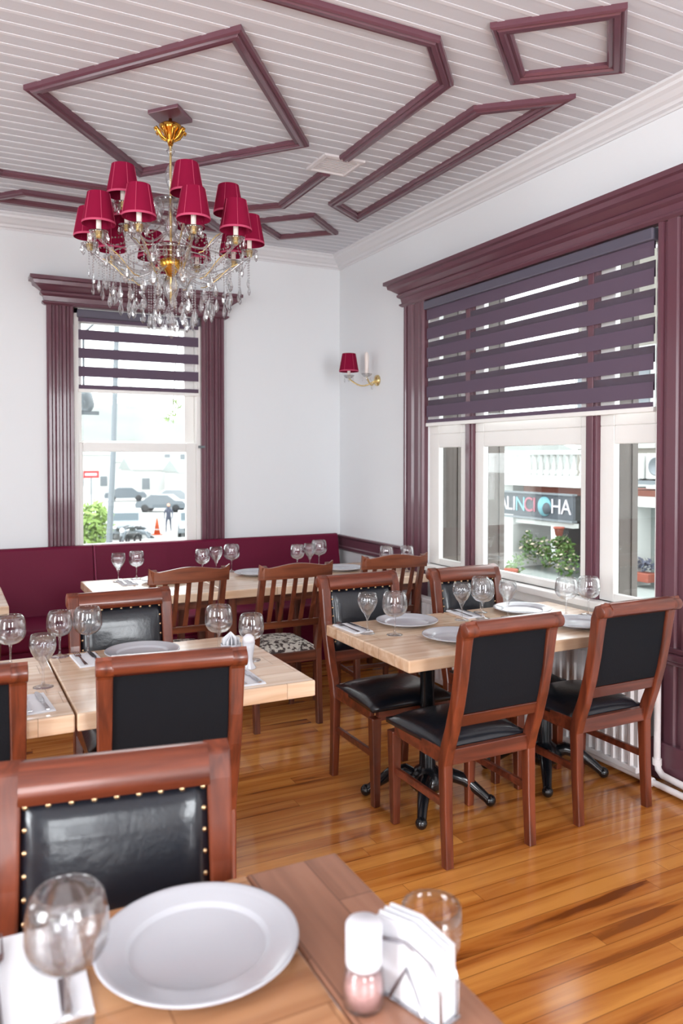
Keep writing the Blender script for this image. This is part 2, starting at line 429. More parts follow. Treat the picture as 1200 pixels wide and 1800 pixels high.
# ------------------------------------------------------------------ windows
def casing_prof(w):
    d = 0.045
    return [(0, 0), (0, d*0.7), (0.012, d), (0.030, d), (0.040, d*0.6), (0.055, d*0.6), (0.065, d*0.95), (w*0.42, d*0.95), (w*0.46, d*0.55), (w*0.54, d*0.55), (w*0.58, d*0.95), (w-0.06, d*0.95), (w-0.05, d*0.6), (w-0.035, d*0.6), (w-0.028, d), (w-0.008, d), (w, d*0.6), (w, 0)]
def place_u(axis, pos, sgn):
    # returns function mapping (u along wall, d into room, z) to xyz
    if axis == 'x': return lambda u, d, z: (pos - d, u, z)
    return lambda u, d, z: (u, pos - d, z)
def casing(mb, T, u0, w, z0, z1):
    pr = casing_prof(w)
    mb.rings([[T(u0+u, d, z0) for u, d in pr], [T(u0+u, d, z1) for u, d in pr]], 0, False)
def cornice(T, u0, u1, z0, levels, name, parent):
    mb = MB(); rr = []
    for dz, p in levels:
        rr.append([T(u0-p, -0.001, z0+dz), T(u1+p, -0.001, z0+dz), T(u1+p, 0.03+p, z0+dz), T(u0-p, 0.03+p, z0+dz)])
    mb.rings(rr, 0, False); return mb.build(name, 'plum_trim', parent)
LV = [(0, 0.015), (0.012, 0.032), (0.022, 0.032), (0.028, 0.018), (0.06, 0.024), (0.075, 0.045), (0.09, 0.045), (0.095, 0.035), (0.125, 0.075), (0.135, 0.095), (0.16, 0.10), (0.165, 0.12), (0.19, 0.12)]
def tbox(mb, T, a, b, mi=0):
    mb.box(T(*a), T(*b), mi)

# window 2: right wall
T2 = place_u('x', XR, -1)
w2 = tag(thing('window_2', (0,0,0)), kind='structure')
mb = MB(); casing(mb, T2, 4.69, 0.27, 0.0, 2.67); mb.build('casing', 'plum_trim', w2)
mb = MB(); casing(mb, T2, 2.38, 0.27, 0.20, 2.67); mb.build('casing', 'plum_trim', w2)
mb = MB(); tbox(mb, T2, (2.36, 0, 0.05), (2.67, 0.065, 0.20)); tbox(mb, T2, (2.365, 0, 0.58), (2.665, 0.060, 0.60)); tbox(mb, T2, (2.36, 0, 0.60), (2.67, 0.072, 0.635)); tbox(mb, T2, (2.37, 0, 0.635), (2.66, 0.058, 0.66))
mb.build('plinth', 'plum_trim', w2, bevel=0.006)
cornice(T2, 2.38, 4.96, 2.67, LV, 'cornice', w2)
# mullions and linings
for (a, b) in ((4.15, 4.23), (3.06, 3.14)):
    mb = MB(); tbox(mb, T2, (a, -0.05, 0.80), (b, 0.012, 2.67)); tbox(mb, T2, (a+0.02, 0.012, 0.80), (b-0.02, 0.022, 2.67)); mb.build('mullion', 'plum_trim', w2, bevel=0.004)
def sash(T, u0, u1, z0, z1, g, parent, name='sash', d0=-0.05, d1=-0.012):
    """g = glass rectangle (u0,u1,z0,z1)"""
    mb = MB()
    tbox(mb, T, (u0, d0, z0), (g[0], d1, z1)); tbox(mb, T, (g[1], d0, z0), (u1, d1, z1))
    tbox(mb, T, (g[0], d0, z0), (g[1], d1, g[2])); tbox(mb, T, (g[0], d0, g[3]), (g[1], d1, z1))
    s_ = mb.build(name, 'white_frame', parent, bevel=0.005)
    mb = MB(); tbox(mb, T, (g[0], (d0+d1)/2-0.002, g[2]), (g[1], (d0+d1)/2+0.002, g[3])); mb.build('pane', 'pane_glass', s_)
    return s_
for (a, b, ga, gb) in ((4.23, 4.69, 4.31, 4.57), (3.14, 4.15, 3.20, 4.06), (2.65, 3.06, 2.70, 2.96)):
    s_ = sash(T2, a, b, 0.80, 1.72, (ga, gb, 0.845, 1.625), w2)
    s_ = sash(T2, a, b, 1.72, 2.67, (ga, gb, 1.78, 2.60), w2)
mb = MB(); tbox(mb, T2, (2.65, -0.05, 0.76), (4.69, 0.07, 0.80)); tbox(mb, T2, (2.66, 0, 0.70), (4.68, 0.03, 0.76)); mb.build('sill', 'white_frame', w2, bevel=0.006)
# weathered outer posts between the lights
for (a, b, xe) in ((4.57, 4.80, 0.20), (4.06, 4.31, 0.165), (2.96, 3.20, 0.165)):
    mb = MB(); mb.box((XR+0.052, a, 0.70), (XR+xe, b, 2.75)); mb.box((XR+xe-0.03, a-0.008, 0.70), (XR+xe+0.01, b+0.01, 2.75)); mb.build('outer_post', 'stone_reveal', w2)

# window 1: back wall (sliding sash)
T1 = place_u('y', YB, -1)
w1 = tag(thing('window_1', (0,0,0)), kind='structure')
mb = MB(); casing(mb, T1, 0.67, 0.19, 0.0, 2.67); mb.build('casing', 'plum_trim', w1)
mb = MB(); casing(mb, T1, 1.83, 0.19, 0.0, 2.67); mb.build('casing', 'plum_trim', w1)
cornice(T1, 0.67, 2.02, 2.67, LV, 'cornice', w1)
mb = MB(); tbox(mb, T1, (0.86, -0.13, 0.8), (0.895, 0.0, 2.67)); tbox(mb, T1, (1.795, -0.13, 0.8), (1.83, 0.0, 2.67)); tbox(mb, T1, (0.86, -0.13, 2.63), (1.83, 0.0, 2.67)); tbox(mb, T1, (0.86, -0.13, 0.80), (1.83, 0.02, 0.83))
mb.build('frame', 'white_frame', w1, bevel=0.003)
sash(T1, 0.895, 1.795, 0.83, 1.67, (0.925, 1.715, 0.90, 1.60), w1, d0=-0.055, d1=-0.012)
sash(T1, 0.895, 1.795, 1.67, 2.63, (0.925, 1.715, 1.685, 2.57), w1, d0=-0.10, d1=-0.06)
MB().box((1.80, YB-0.03, 1.63), (1.85, YB-0.055, 1.65)).build('latch', 'metal_grey', w1, bevel=0.002)

# unseen windows: two behind the camera, plus a left pair added for fill light
for i, (ax, pos, u0, u1) in enumerate((('y', YF, -1.45, -0.35), ('y', YF, 0.95, 2.05), ('x', XL, 0.1, 1.3), ('x', XL, 3.0, 4.2))):
    wn_ = tag(thing('window_%d' % (i+3)), kind='structure')
    Tn = (lambda u, d, z, p=pos: (u, p+d, z)) if ax == 'y' else (lambda u, d, z, p=pos: (p+d, u, z))
    mb = MB()
    for (a, b, c_, d_) in ((u0, u0+0.05, 0.75, 2.75), (u1-0.05, u1, 0.75, 2.75), (u0, u1, 0.75, 0.81), (u0, u1, 2.69, 2.75), (u0, u1, 1.72, 1.78)):
        tbox(mb, Tn, (a, -0.06, c_), (b, 0.01, d_))
    mb.build('frame', 'white_frame', wn_)
    mb = MB()
    for (a, b, c_, d_) in ((u0-0.15, u0, 0.6, 2.9), (u1, u1+0.15, 0.6, 2.9), (u0, u1, 2.75, 2.9), (u0, u1, 0.6, 0.75)):
        tbox(mb, Tn, (a, 0.0, c_), (b, 0.03, d_))
    mb.build('casing', 'plum_trim', wn_)

# ------------------------------------------------------------------ zebra blinds
def blind(T, u0, u1, zbot, ztop, d, pitch, fz, fh, bz, bh, bot, label, name='roller_blind'):
    t = thing(name, (0,0,0), label=label, cat='blind')
    mb = MB(); tbox(mb, T, (u0, d-0.03, ztop-0.06), (u1, d+0.03, ztop)); mb.build('head_rail', 'blind_rail', t, bevel=0.008)
    mb = MB(); tbox(mb, T, (u0+0.004, d-0.012, zbot-0.02), (u1-0.004, d+0.012, zbot+0.005)); mb.build('bottom_rail', 'white_frame', t, bevel=0.004)
    mb = MB(); tbox(mb, T, (u0+0.01, d+0.004, zbot+0.005), (u1-0.01, d+0.006, zbot+bot)); mb.build('fabric_band', 'blind_fabric', t)
    z = fz
    while z < ztop-0.06:
        mb = MB(); tbox(mb, T, (u0+0.01, d+0.004, z), (u1-0.01, d+0.006, min(z+fh, ztop-0.05))); mb.build('fabric_band', 'blind_fabric', t); z += pitch
    z = bz
    while bh > 0 and z < ztop-0.06:
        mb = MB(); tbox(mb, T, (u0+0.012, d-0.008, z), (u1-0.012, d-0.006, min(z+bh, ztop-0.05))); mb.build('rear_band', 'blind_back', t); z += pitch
    mb = MB(); tbox(mb, T, (u0+0.012, d+0.000, zbot), (u1-0.012, d+0.001, ztop-0.05)); mb.build('sheer_cloth', 'blind_sheer', t)
    return t
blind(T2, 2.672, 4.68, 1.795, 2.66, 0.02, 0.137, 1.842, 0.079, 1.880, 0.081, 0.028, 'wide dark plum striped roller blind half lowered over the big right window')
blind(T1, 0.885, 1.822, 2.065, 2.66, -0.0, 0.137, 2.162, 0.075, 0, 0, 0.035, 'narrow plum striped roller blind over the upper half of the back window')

# ------------------------------------------------------------------ banquette
def banquette(x0, x1, label):
    t = thing('banquette', ((x0+x1)/2, 5.75, 0), label=label, cat='bench', group='wine red banquette along the back wall')
    hx = (x1-x0)/2-0.002
    MB().box((-hx, -0.38, 0.0), (hx, 0.28, 0.30)).build('base', 'wine_vinyl', t, bevel=0.008)
    MB().box((-hx, -0.42, 0.302), (hx, 0.10, 0.44)).build('seat', 'wine_vinyl', t, bevel=0.03, seg=4)
    mb = MB(); mb.rings([[(x, 0.105, 0.36), (x, 0.275, 0.36), (x, 0.275, 0.905), (x, 0.225, 0.905)] for x in (-hx, hx)], 0, False)
    mb.build('backrest', 'wine_vinyl', t, bevel=0.018, seg=3)
    MB().tube([(-hx+0.01, 0.223, 0.90), (-hx+0.01, 0.103, 0.45)], 0.005, 8).build('piping', 'wine_piping', t)
banquette(-0.75, 0.97, 'wine red banquette section left of the seam, under the back window')
banquette(0.97, 3.00, 'wine red banquette section running into the room corner')
banquette(-2.38, -0.75, 'wine red banquette section furthest left along the back wall')

# ------------------------------------------------------------------ leather chairs
PATH = [(-.195,0), (-.184,.2), (-.178,.39), (-.195,.46), (-.224,.535), (-.255,.64), (-.276,.74), (-.290,.83), (-.300,.895), (-.318,.935), (-.342,.948)]
def lerp_path(z):
    for (a, b) in zip(PATH, PATH[1:]):
        if a[1] <= z <= b[1] and b[1] > a[1]: return a[0] + (b[0]-a[0])*(z-a[1])/(b[1]-a[1])
    return PATH[-1][0]
def cushion(hx, y0, y1, z0, z1, puff, n=10, taper=0.0):
    """soft pad with rounded top"""
    mb = MB(); top = []; 
    def se(t): return 1 - abs(t)**4
    nx, ny = n, n; vs = []; fs = []
    for j in range(ny+1):
        v = -1 + 2*j/ny; y = y0 + (y1-y0)*(v+1)/2
        for i in range(nx+1):
            u = -1 + 2*i/nx
            x = u*(hx - taper*(1-(v+1)/2))
            vs.append((x, y, z0 + (z1-z0) * (se(u)*se(v))**0.5 + puff*(1-u*u)*(1-v*v)))
    for j in range(ny):
        for i in range(nx):
            a = j*(nx+1)+i; fs.append((a, a+1, a+nx+2, a+nx+1))
    o = len(vs)
    loop = [i for i in range(nx+1)] + [(j+1)*(nx+1)+nx for j in range(ny)] + [ny*(nx+1)+i for i in range(nx-1, -1, -1)] + [j*(nx+1) for j in range(ny-1, 0, -1)]
    for i in loop: vs.append((vs[i][0], vs[i][1], z0-0.02))
    L_ = len(loop)
    for k in range(L_): fs.append((loop[k], loop[(k+1)%L_], o+(k+1)%L_, o+k)[::-1])
    fs.append(tuple(o+k for k in range(L_)))
    mb.add(vs, fs, 0, True); return mb
def leather_chair(label, group):
    t = thing('dining_chair', label=label, cat='chair', group=group)
    for s in (-1, 1):
        ws = [.036,.038,.040,.040,.042,.044,.046,.048,.050,.052,.052]; ds = [.036,.040,.046,.050,.046,.044,.042,.042,.044,.044,.030]
        mb = MB(); mb.post(PATH, s*0.20, ws, ds); mb.build('back_post', 'chair_wood', t, bevel=0.006)
        # scroll end
        mb = MB(); mb.lathe([(0.001,-0.027),(0.026,-0.027),(0.027,0.027),(0.001,0.027)], (s*0.20, -0.330, 0.927), 16, rot=Matrix.Rotation(pi/2, 3, 'Y')); mb.build('scroll', 'chair_wood', t, bevel=0.003)
        mb = MB(); mb.frustum((s*0.192, 0.205, 0, 0.016, 0.016), (s*0.197, 0.205, 0.40, 0.023, 0.023)); mb.build('front_leg', 'chair_wood', t, bevel=0.004)
        MB().box((s*0.197-0.012, -0.165, 0.385), (s*0.197+0.012, 0.185, 0.445)).build('seat_rail', 'chair_wood_x', t, bevel=0.003)
        MB().box((s*0.194-0.009, -0.175, 0.215), (s*0.194+0.009, 0.19, 0.245)).build('stretcher', 'chair_wood_x', t, bevel=0.003)
    MB().box((-0.185, 0.19, 0.385), (0.185, 0.222, 0.445)).build('seat_rail', 'chair_wood_x', t, bevel=0.003)
    MB().box((-0.185, -0.195, 0.385), (0.185, -0.170, 0.445)).build('seat_rail', 'chair_wood_x', t, bevel=0.003)
    cushion(0.222, -0.165, 0.232, 0.450, 0.478, 0.022, 12, 0.02).build('seat', 'black_leather', t)
    # rails of the back
    def rail(name, z0, z1, th, mat_):
        y0, y1 = lerp_path(z0), lerp_path(z1)
        mb = MB(); mb.rings([[(x, y0-th/2, z0), (x, y0+th/2, z0), (x, y1+th/2, z1), (x, y1-th/2, z1)] for x in (-0.18, 0.18)], 0, False)
        return mb.build(name, mat_, t, bevel=0.004)
    rail('lower_rail', 0.545, 0.595, 0.028, 'chair_wood_x')
    pr = [(-.286,.892), (-.272,.893), (-.278,.922), (-.290,.946), (-.314,.960), (-.340,.958), (-.357,.940), (-.355,.916), (-.338,.903), (-.322,.905), (-.306,.890)]
    mb = MB(); mb.rings([[(x, a, b) for a, b in pr] for x in (-0.18, 0.18)], 0, True); mb.build('crest_rail', 'chair_wood_x', t)
    # panel
    zs = [0.597 + 0.298*i/8 for i in range(9)]
    nx = 12; vs = []; fs = []; rf = []
    for side in (0, 1):
        for z in zs:
            w_ = 1 - abs(2*(z-0.746)/0.298)**4
            for i in range(nx+1):
                u = -1+2*i/nx; x = u*0.178
                yb = lerp_path(z)
                e = (max(0, 1-abs(u)**6)*max(0, w_))**0.5
                vs.append((x, yb + (0.010+0.020*e if side else -0.010), z))
    st = (nx+1)*9
    for j in range(8):
        for i in range(nx):
            a = j*(nx+1)+i; rf.append((a, a+nx+1, a+nx+2, a+1)); b = a+st; fs.append((b, b+1, b+nx+2, b+nx+1))
    bl = [i for i in range(nx+1)] + [(j+1)*(nx+1)+nx for j in range(8)] + [8*(nx+1)+i for i in range(nx-1,-1,-1)] + [j*(nx+1) for j in range(7,0,-1)]
    mb = MB(); mb.add(vs, fs, 0, True); mb.add(vs, rf, 1, False); mb.add([vs[i] for i in bl]+[vs[i+st] for i in bl], [(k, (k+1)%len(bl), (k+1)%len(bl)+len(bl), k+len(bl)) for k in range(len(bl))], 0)
    pn = mb.build('back_panel', ['black_leather', 'black_cloth'], t, weld=True)
    # border strip and nail heads on the front
    nb = MB(); nb.lathe([(0.0001,0.004),(0.003,0.0035),(0.0055,0.0015),(0.006,0)], n=10, rot=Matrix.Rotation(-pi/2, 3, 'X'))
    nm = None
    spots = [(-0.168+0.336*i/8, 0.886) for i in range(9)] + [(s*0.168, 0.886-0.041*k) for s in (-1, 1) for k in range(1, 7)]
    for (x, z) in spots:
        if nm is None: o = nb.build('nail', 'nail_brass', pn); nm = o.data
        else: o = bpy.data.objects.new('nail', nm); COL.objects.link(o); o.parent = pn
        o.location = (x, lerp_path(z)+0.014, z)
    return t
GR = 'leather dining chairs at the right table'
GM = 'leather dining chairs at the middle tables'
lc = leather_chair('black leather dining chair seen from behind, at the near left of the right table', GR)
lc.location = (1.882, 2.615, 0)
clone(lc, (2.575, 2.65, 0), 0, 'black leather dining chair seen from behind, nearest the radiator and big window', GR)
clone(lc, (1.885, 3.20, 0), pi, 'black leather dining chair facing us across the napkin end of the right table', GR)
clone(lc, (2.52, 3.16, 0), pi, 'black leather dining chair facing us at the window end of the right table', GR)
clone(lc, (0.66, 2.665, 0), R(-8), 'black leather dining chair seen from behind, centred at the middle table', GM)
clone(lc, (0.0, 2.76, 0), R(-3), 'black leather dining chair seen from behind, cut off by the left picture edge', GM)
clone(lc, (0.69, 3.22, 0), pi, 'black leather dining chair facing us behind the middle table plate', GM)
clone(lc, (0.245, 1.27, 0), pi-R(10), 'nearest black leather dining chair with brass nails, behind the foreground plate')

# ------------------------------------------------------------------ slatted chairs
SP = [(-.20,0), (-.185,.22), (-.175,.44), (-.205,.58), (-.25,.74), (-.30,.90), (-.318,.955)]
def slerp(z):
    for a, b in zip(SP, SP[1:]):
        if a[1] <= z <= b[1]: return a[0]+(b[0]-a[0])*(z-a[1])/(b[1]-a[1])
    return SP[-1][0]
def slat_chair(label, group):
    t = thing('slatted_chair', label=label, cat='chair', group=group)
    for s in (-1, 1):
        mb = MB(); mb.post(SP, s*0.195, .034, [.036,.040,.044,.040,.036,.032,.026]); mb.build('back_post', 'slat_wood', t, bevel=0.004)
        MB().frustum((s*0.19, 0.20, 0, 0.014, 0.014), (s*0.195, 0.20, 0.42, 0.020, 0.020)).build('front_leg', 'slat_wood', t, bevel=0.003)
        MB().box((s*0.195-0.010, -0.165, 0.37), (s*0.195+0.010, 0.182, 0.43)).build('seat_rail', 'slat_wood_x', t, bevel=0.002)
        MB().box((s*0.193-0.008, -0.175, 0.19), (s*0.193+0.008, 0.19, 0.215)).build('stretcher', 'slat_wood_x', t, bevel=0.002)
    for y in (-0.178, 0.20): MB().box((-0.18, y-0.01, 0.37), (0.18, y+0.012, 0.43)).build('seat_rail', 'slat_wood_x', t, bevel=0.002)
    MB().box((-0.19, 0.0, 0.19), (0.19, 0.02, 0.213)).build('stretcher', 'slat_wood_x', t, bevel=0.002)
    cushion(0.212, -0.17, 0.222, 0.435, 0.465, 0.016, 10).build('seat', 'floral_cloth', t)
    y0, y1 = slerp(.585), slerp(.625)
    mb = MB(); mb.rings([[(x, y0-.011, .585), (x, y0+.011, .585), (x, y1+.011, .625), (x, y1-.011, .625)] for x in (-.18, .18)], 0, False); mb.build('lower_rail', 'slat_wood_x', t, bevel=0.003)
    rr = []
    for i in range(17):
        u = -1+2*i/16; x = u*0.222; zt = 0.955 + 0.012*cos(u*pi*1.0)*(1 if abs(u) < 1 else 0) + 0.014*max(0, abs(u)-0.75)/0.25; yb = slerp(.9)-0.004 - 0.012*(1-u*u)
        rr.append([(x, yb-.012, .880), (x, yb+.012, .880), (x, yb-.006, zt), (x, yb-.024, zt)])
    MB().rings(rr, 0, False).build('crest_rail', 'slat_wood_x', t, bevel=0.003)
    for i in range(5):
        x = -0.13+0.065*i
        mb = MB(); mb.post([(slerp(.615)+0, .615), (slerp(.74)-.012, .74), (slerp(.89)-.010, .890)], x, .026, .010); mb.build('slat', 'slat_wood', t, bevel=0.002)
    return t
GS = 'slatted wooden chairs facing the banquette'
sc = slat_chair('slatted wooden chair left of the other two, behind the facing leather chair', GS); sc.location = (1.17, 4.42, 0)
clone(sc, (1.745, 4.30, 0), 0, 'slatted wooden chair in the middle with its patterned seat in full view', GS)
clone(sc, (2.46, 4.39, 0), R(-4), 'slatted wooden chair nearest the big right window', GS)
clone(sc, (-0.02, 4.36, 0), 0, 'slatted wooden chair mostly cut off by the left picture edge', GS)

# ------------------------------------------------------------------ tables
def pedestal(t, x, y, k_=1.0):
    MB().lathe([(0.001,0.06),(0.07,0.06),(0.088,0.085),(0.085,0.12),(0.055,0.15),(0.036,0.165),(0.032,0.66),(0.05,0.69),(0.05,0.71),(0.001,0.71)], (x, y, 0), 20).build('column', 'cast_iron', t)
    MB().box((x-0.16, y-0.16, 0.70), (x+0.16, y+0.16, 0.715)).build('top_plate', 'cast_iron', t)
    for k in range(4):
        a = pi/4 + k*pi/2 + 0.12
        P = [(x+cos(a)*r*k_, y+sin(a)*r*k_, z) for r, z in ((0.03,0.10),(0.10,0.13),(0.17,0.11),(0.235,0.06),(0.27,0.03))]
        mb = MB(); mb.tube(P, [0.030,0.032,0.028,0.022,0.020], 10); mb.sphere((x+cos(a)*0.28*k_, y+sin(a)*0.28*k_, 0.026), 0.026, 12); mb.build('foot', 'cast_iron', t)
def table(x0, x1, y0, y1, label, group=None, top='table_oak', legs='ped', foot=1.0, th=0.05, parts=None):
    cx, cy = (x0+x1)/2, (y0+y1)/2
    t = thing('dining_table', (cx, cy, 0), label=label, cat='table', group=group)
    hx, hy = (x1-x0)/2-0.002, (y1-y0)/2
    if parts is None:
        MB().box((-hx, -hy, 0.76-th), (hx, hy, 0.76)).build('tabletop', top, t, bevel=0.005)
    else:
        for (a, b, m_) in parts: MB().box((a-cx, -hy, 0.76-th), (b-cx, hy, 0.76)).build('tabletop', m_, t, bevel=0.004)
    if legs == 'ped': pedestal(t, 0, 0, foot)
    else:
        for sx in (-1, 1):
            for sy in (-1, 1):
                MB().frustum((sx*(hx-0.07), sy*(hy-0.07), 0, 0.018, 0.018), (sx*(hx-0.06), sy*(hy-0.06), 0.76-th, 0.026, 0.026)).build('leg', 'slat_wood', t, bevel=0.003)
        for sy in (-1, 1): MB().box((-hx+0.08, sy*(hy-0.06)-0.01, 0.66), (hx-0.08, sy*(hy-0.06)+0.01, 0.76-th)).build('apron', 'slat_wood_x', t)
    return t
GT = 'tables pushed together'
table(1.60, 2.26, 2.57, 3.31, 'pale wood pedestal table with four place settings, by the big window, left half', None)
table(2.265, 2.96, 2.57, 3.31, 'pale wood pedestal table half closest to the radiator, black iron base', None)
table(0.355, 1.17, 2.50, 3.30, 'pale wood table in the middle with the shaker and napkin cup', None, foot=0.65, th=0.056)
table(-0.46, 0.352, 2.50, 3.30, 'pale wood table cut off at the left edge, joined to the middle table', None, foot=0.65, th=0.056)
table(0.765, 1.47, 4.43, 5.20, 'far pale wood table at the banquette, leftmost of the joined three', None, legs='four')
table(1.475, 2.18, 4.43, 5.20, 'far pale wood table at the banquette, middle of the joined three', None, legs='four')
table(2.185, 2.92, 4.43, 5.20, 'far pale wood table at the banquette, next to the right wall', None, legs='four')
table(-0.42, 0.30, 4.50, 5.22, 'far pale wood table at the banquette, its corner at the left picture edge', None, legs='four')
table(-0.55, 0.69, 0.62, 1.385, 'foreground table of mixed brown and blond boards', None, legs='four', parts=[(-0.55, 0.50, 'table_mixed'), (0.502, 0.69, 'table_walnut')])

# ------------------------------------------------------------------ tableware
ZT = 0.7602
def lathe_obj(prof, name, m_, n=32):
    return MB().lathe(prof, n=n).build(name, m_)
def goblet_prof(H, rb, rr, hb, foot=0.036, t=0.0022):
    """H height, rb widest bowl radius, rr rim radius, hb bowl height"""
    zb = H-hb; outp = []; inn = []
    outp += [(0.0005, 0), (foot, 0), (foot, 0.0018), (foot*0.6, 0.0045), (0.007, 0.010), (0.0042, 0.022), (0.0038, zb-0.02), (0.006, zb-0.006)]
    K = 12
    def bowl(i):
        u = i/K
        zz = zb + hb*u
        um = 0.45
        if u <= um: r = rb*math.sqrt(max(0.0, 1-((um-u)/um)**2))**0.92
        else: r = rr + (rb-rr)*math.sqrt(max(0, 1-((u-um)/(1-um))**1.9))
        return max(r, 0.007), zz
    for i in range(K+1): outp.append(bowl(i))
    for i in range(K, -1, -1):
        r, z = bowl(i); inn.append((max(0.0005, r-t), z + (0.003 if i == 0 else 0)))
    inn[-1] = (0.0005, zb+0.004)
    return outp+inn
def tulip_prof(H, rb, rr, hb, foot=0.034, t=0.002):
    zb = H-hb
    o = [(0.0005,0),(foot,0),(foot,0.0018),(foot*0.6,0.0045),(0.007,0.010),(0.0042,0.022),(0.004,zb-0.012),(0.008,zb),(0.018,zb+0.02)]
    b = [(rb*0.62,zb+hb*0.28),(rb*0.88,zb+hb*0.48),(rb,zb+hb*0.66),(rb*0.98,zb+hb*0.80),(rr,zb+hb)]
    o += b
    i = [(r-t, z) for r, z in reversed(b)] + [(0.014,zb+0.021),(0.0005,zb+0.008)]
    return o+i
gb = lathe_obj(goblet_prof(0.192, 0.057, 0.042, 0.112), 'wine_glass', 'glass', 32)
gt = lathe_obj(tulip_prof(0.182, 0.045, 0.039, 0.110), 'wine_glass', 'glass', 32)
gs_ = lathe_obj(goblet_prof(0.182, 0.050, 0.038, 0.102), 'wine_glass', 'glass', 28)
used = {}
def put(proto, x, y, z, rz, label, cat, group=None):
    o = proto if not used.get(id(proto)) else proto.copy()
    if used.get(id(proto)): COL.objects.link(o)
    used[id(proto)] = 1
    o.location = (x, y, z); o.rotation_euler = (0, 0, rz)
    for k_ in ('group',):
        if k_ in o: del o[k_]
    return tag(o, label, cat, group)
GG = 'wine glasses on the right table'
put(gt, 1.69, 3.065, ZT, 0, 'slim wine glass at the left corner of the right table, beside the napkin', 'glass', GG)
put(gb, 1.785, 2.985, ZT, 0, 'round balloon wine glass in front of the left far plate on the right table', 'glass', GG)
put(gt, 2.24, 3.11, ZT, 0, 'slim wine glass in the middle of the right table, left of the pair', 'glass', GG)
put(gb, 2.355, 3.095, ZT, 0, 'round balloon wine glass beside the slim one, mid right table', 'glass', GG)
put(gs_, 2.44, 3.225, ZT, 0, 'round wine glass behind the mid pair on the right table', 'glass', GG)
put(gt, 2.478, 3.055, ZT, 0, 'low slim wine glass just above the near leather chair back', 'glass', GG)
put(gb, 2.77, 2.96, ZT, 0, 'round wine glass under the white cream window frame, left of the two by the window', 'glass', GG)
put(gb, 2.89, 2.93, ZT, 0, 'round wine glass in front of the right red mullion, closest to the window', 'glass', GG)
GG = 'wine glasses on the middle tables'
put(gb, 0.505, 3.24, ZT, 0, 'balloon wine glass in front of the facing leather chair, left of the plate', 'glass', GG)
put(gs_, 0.40, 3.26, ZT, 0, 'wine glass just left of the balloon glass at the middle table', 'glass', GG)
put(gt, 0.295, 2.85, ZT, 0, 'wine glass standing at the seam of the two middle tables', 'glass', GG)
put(gb, 0.215, 3.20, ZT, 0, 'balloon wine glass cut by the left picture edge', 'glass', GG)
put(gb, 0.985, 3.035, ZT, 0, 'balloon wine glass behind the white napkin cup', 'glass', GG)
put(gs_, 1.06, 2.86, ZT, 0, 'wine glass behind the white shaker at the table side', 'glass', GG)
GG = 'wine glasses on the far tables'
for (x, y, p, lb) in ((0.98, 5.07, gt, 'wine glass at the left end of the far table, against the wine banquette'),
                      (1.11, 5.14, gs_, 'wine glass second from the left on the far table'),
                      (1.53, 5.06, gs_, 'wine glass left of three above the left slatted chair'),
                      (1.65, 5.14, gt, 'wine glass in the middle of three above the left slatted chair'),
                      (1.77, 5.165, gb, 'tallest standing wine glass right of the left slatted chair'),
                      (2.20, 5.01, gs_, 'wine glass left of three above the middle slatted chair'),
                      (2.31, 5.04, gt, 'wine glass in the middle of three above the middle slatted chair'),
                      (2.43, 5.14, gb, 'wine glass right of three above the middle slatted chair'),
                      (2.72, 4.66, gs_, 'wine glass left of two above the right slatted chair'),
                      (2.86, 4.62, gs_, 'wine glass right of two above the right slatted chair')):
    put(p, x, y, ZT, 0, lb, 'glass', GG)
put(gb, 0.145, 1.125, ZT, 0, 'foreground balloon wine glass standing over the napkin, left of the plate', 'glass')
tumb = MB().lathe([(0.0005,0),(0.030,0),(0.034,0.004),(0.043,0.03),(0.0475,0.055),(0.0475,0.075),(0.0455,0.095),(0.0433,0.095),(0.0452,0.075),(0.0452,0.055),(0.041,0.032),(0.031,0.009),(0.0005,0.007)], n=40).build('drinking_glass', 'glass')
put(tumb, 0.668, 1.005, ZT, 0, 'foreground tumbler glass behind the napkin holder at the table edge', 'glass')

def plate_prof(r):
    return [(0.0005,0.0),(r*0.58,0.0),(r*0.60,0.003),(r*0.66,0.006),(r*0.985,0.018),(r,0.0205),(r*0.995,0.023),(r*0.97,0.0225),(r*0.90,0.0195),(r*0.885,0.0182),(r*0.715,0.0142),(r*0.70,0.0128),(r*0.672,0.0068),(r*0.66,0.006),(0.0005,0.006)]
pl = MB().lathe(plate_prof(0.148), n=56).build('dinner_plate', 'porcelain')
pn_ = MB().lathe(plate_prof(0.162), n=72).build('dinner_plate', 'porcelain')
put(pn_, 0.355, 1.205, ZT, 0, 'large white dinner plate in the foreground', 'plate')
GP = 'white dinner plates on the right table'
put(pl, 1.955, 3.155, ZT, 0, 'white dinner plate at the far left setting of the right table', 'plate', GP)
put(pl, 1.985, 2.80, ZT, 0, 'white dinner plate partly behind the near left leather chair', 'plate', GP)
put(pl, 2.645, 3.145, ZT, 0, 'white dinner plate behind the middle glasses of the right table', 'plate', GP)
put(pl, 2.665, 2.755, ZT, 0, 'white dinner plate between the two near chair backs', 'plate', GP)
put(pl, 0.70, 3.14, ZT, 0, 'white dinner plate on the middle table', 'plate')
GP = 'white dinner plates on the far tables'
put(pl, 1.25, 4.96, ZT, 0, 'white dinner plate left on the far table beside two glasses', 'plate', GP)
put(pl, 1.875, 4.965, ZT, 0, 'white dinner plate between the two left slatted chairs', 'plate', GP)
put(pl, 2.50, 4.90, ZT, 0, 'white dinner plate between the two right slatted chairs', 'plate', GP)

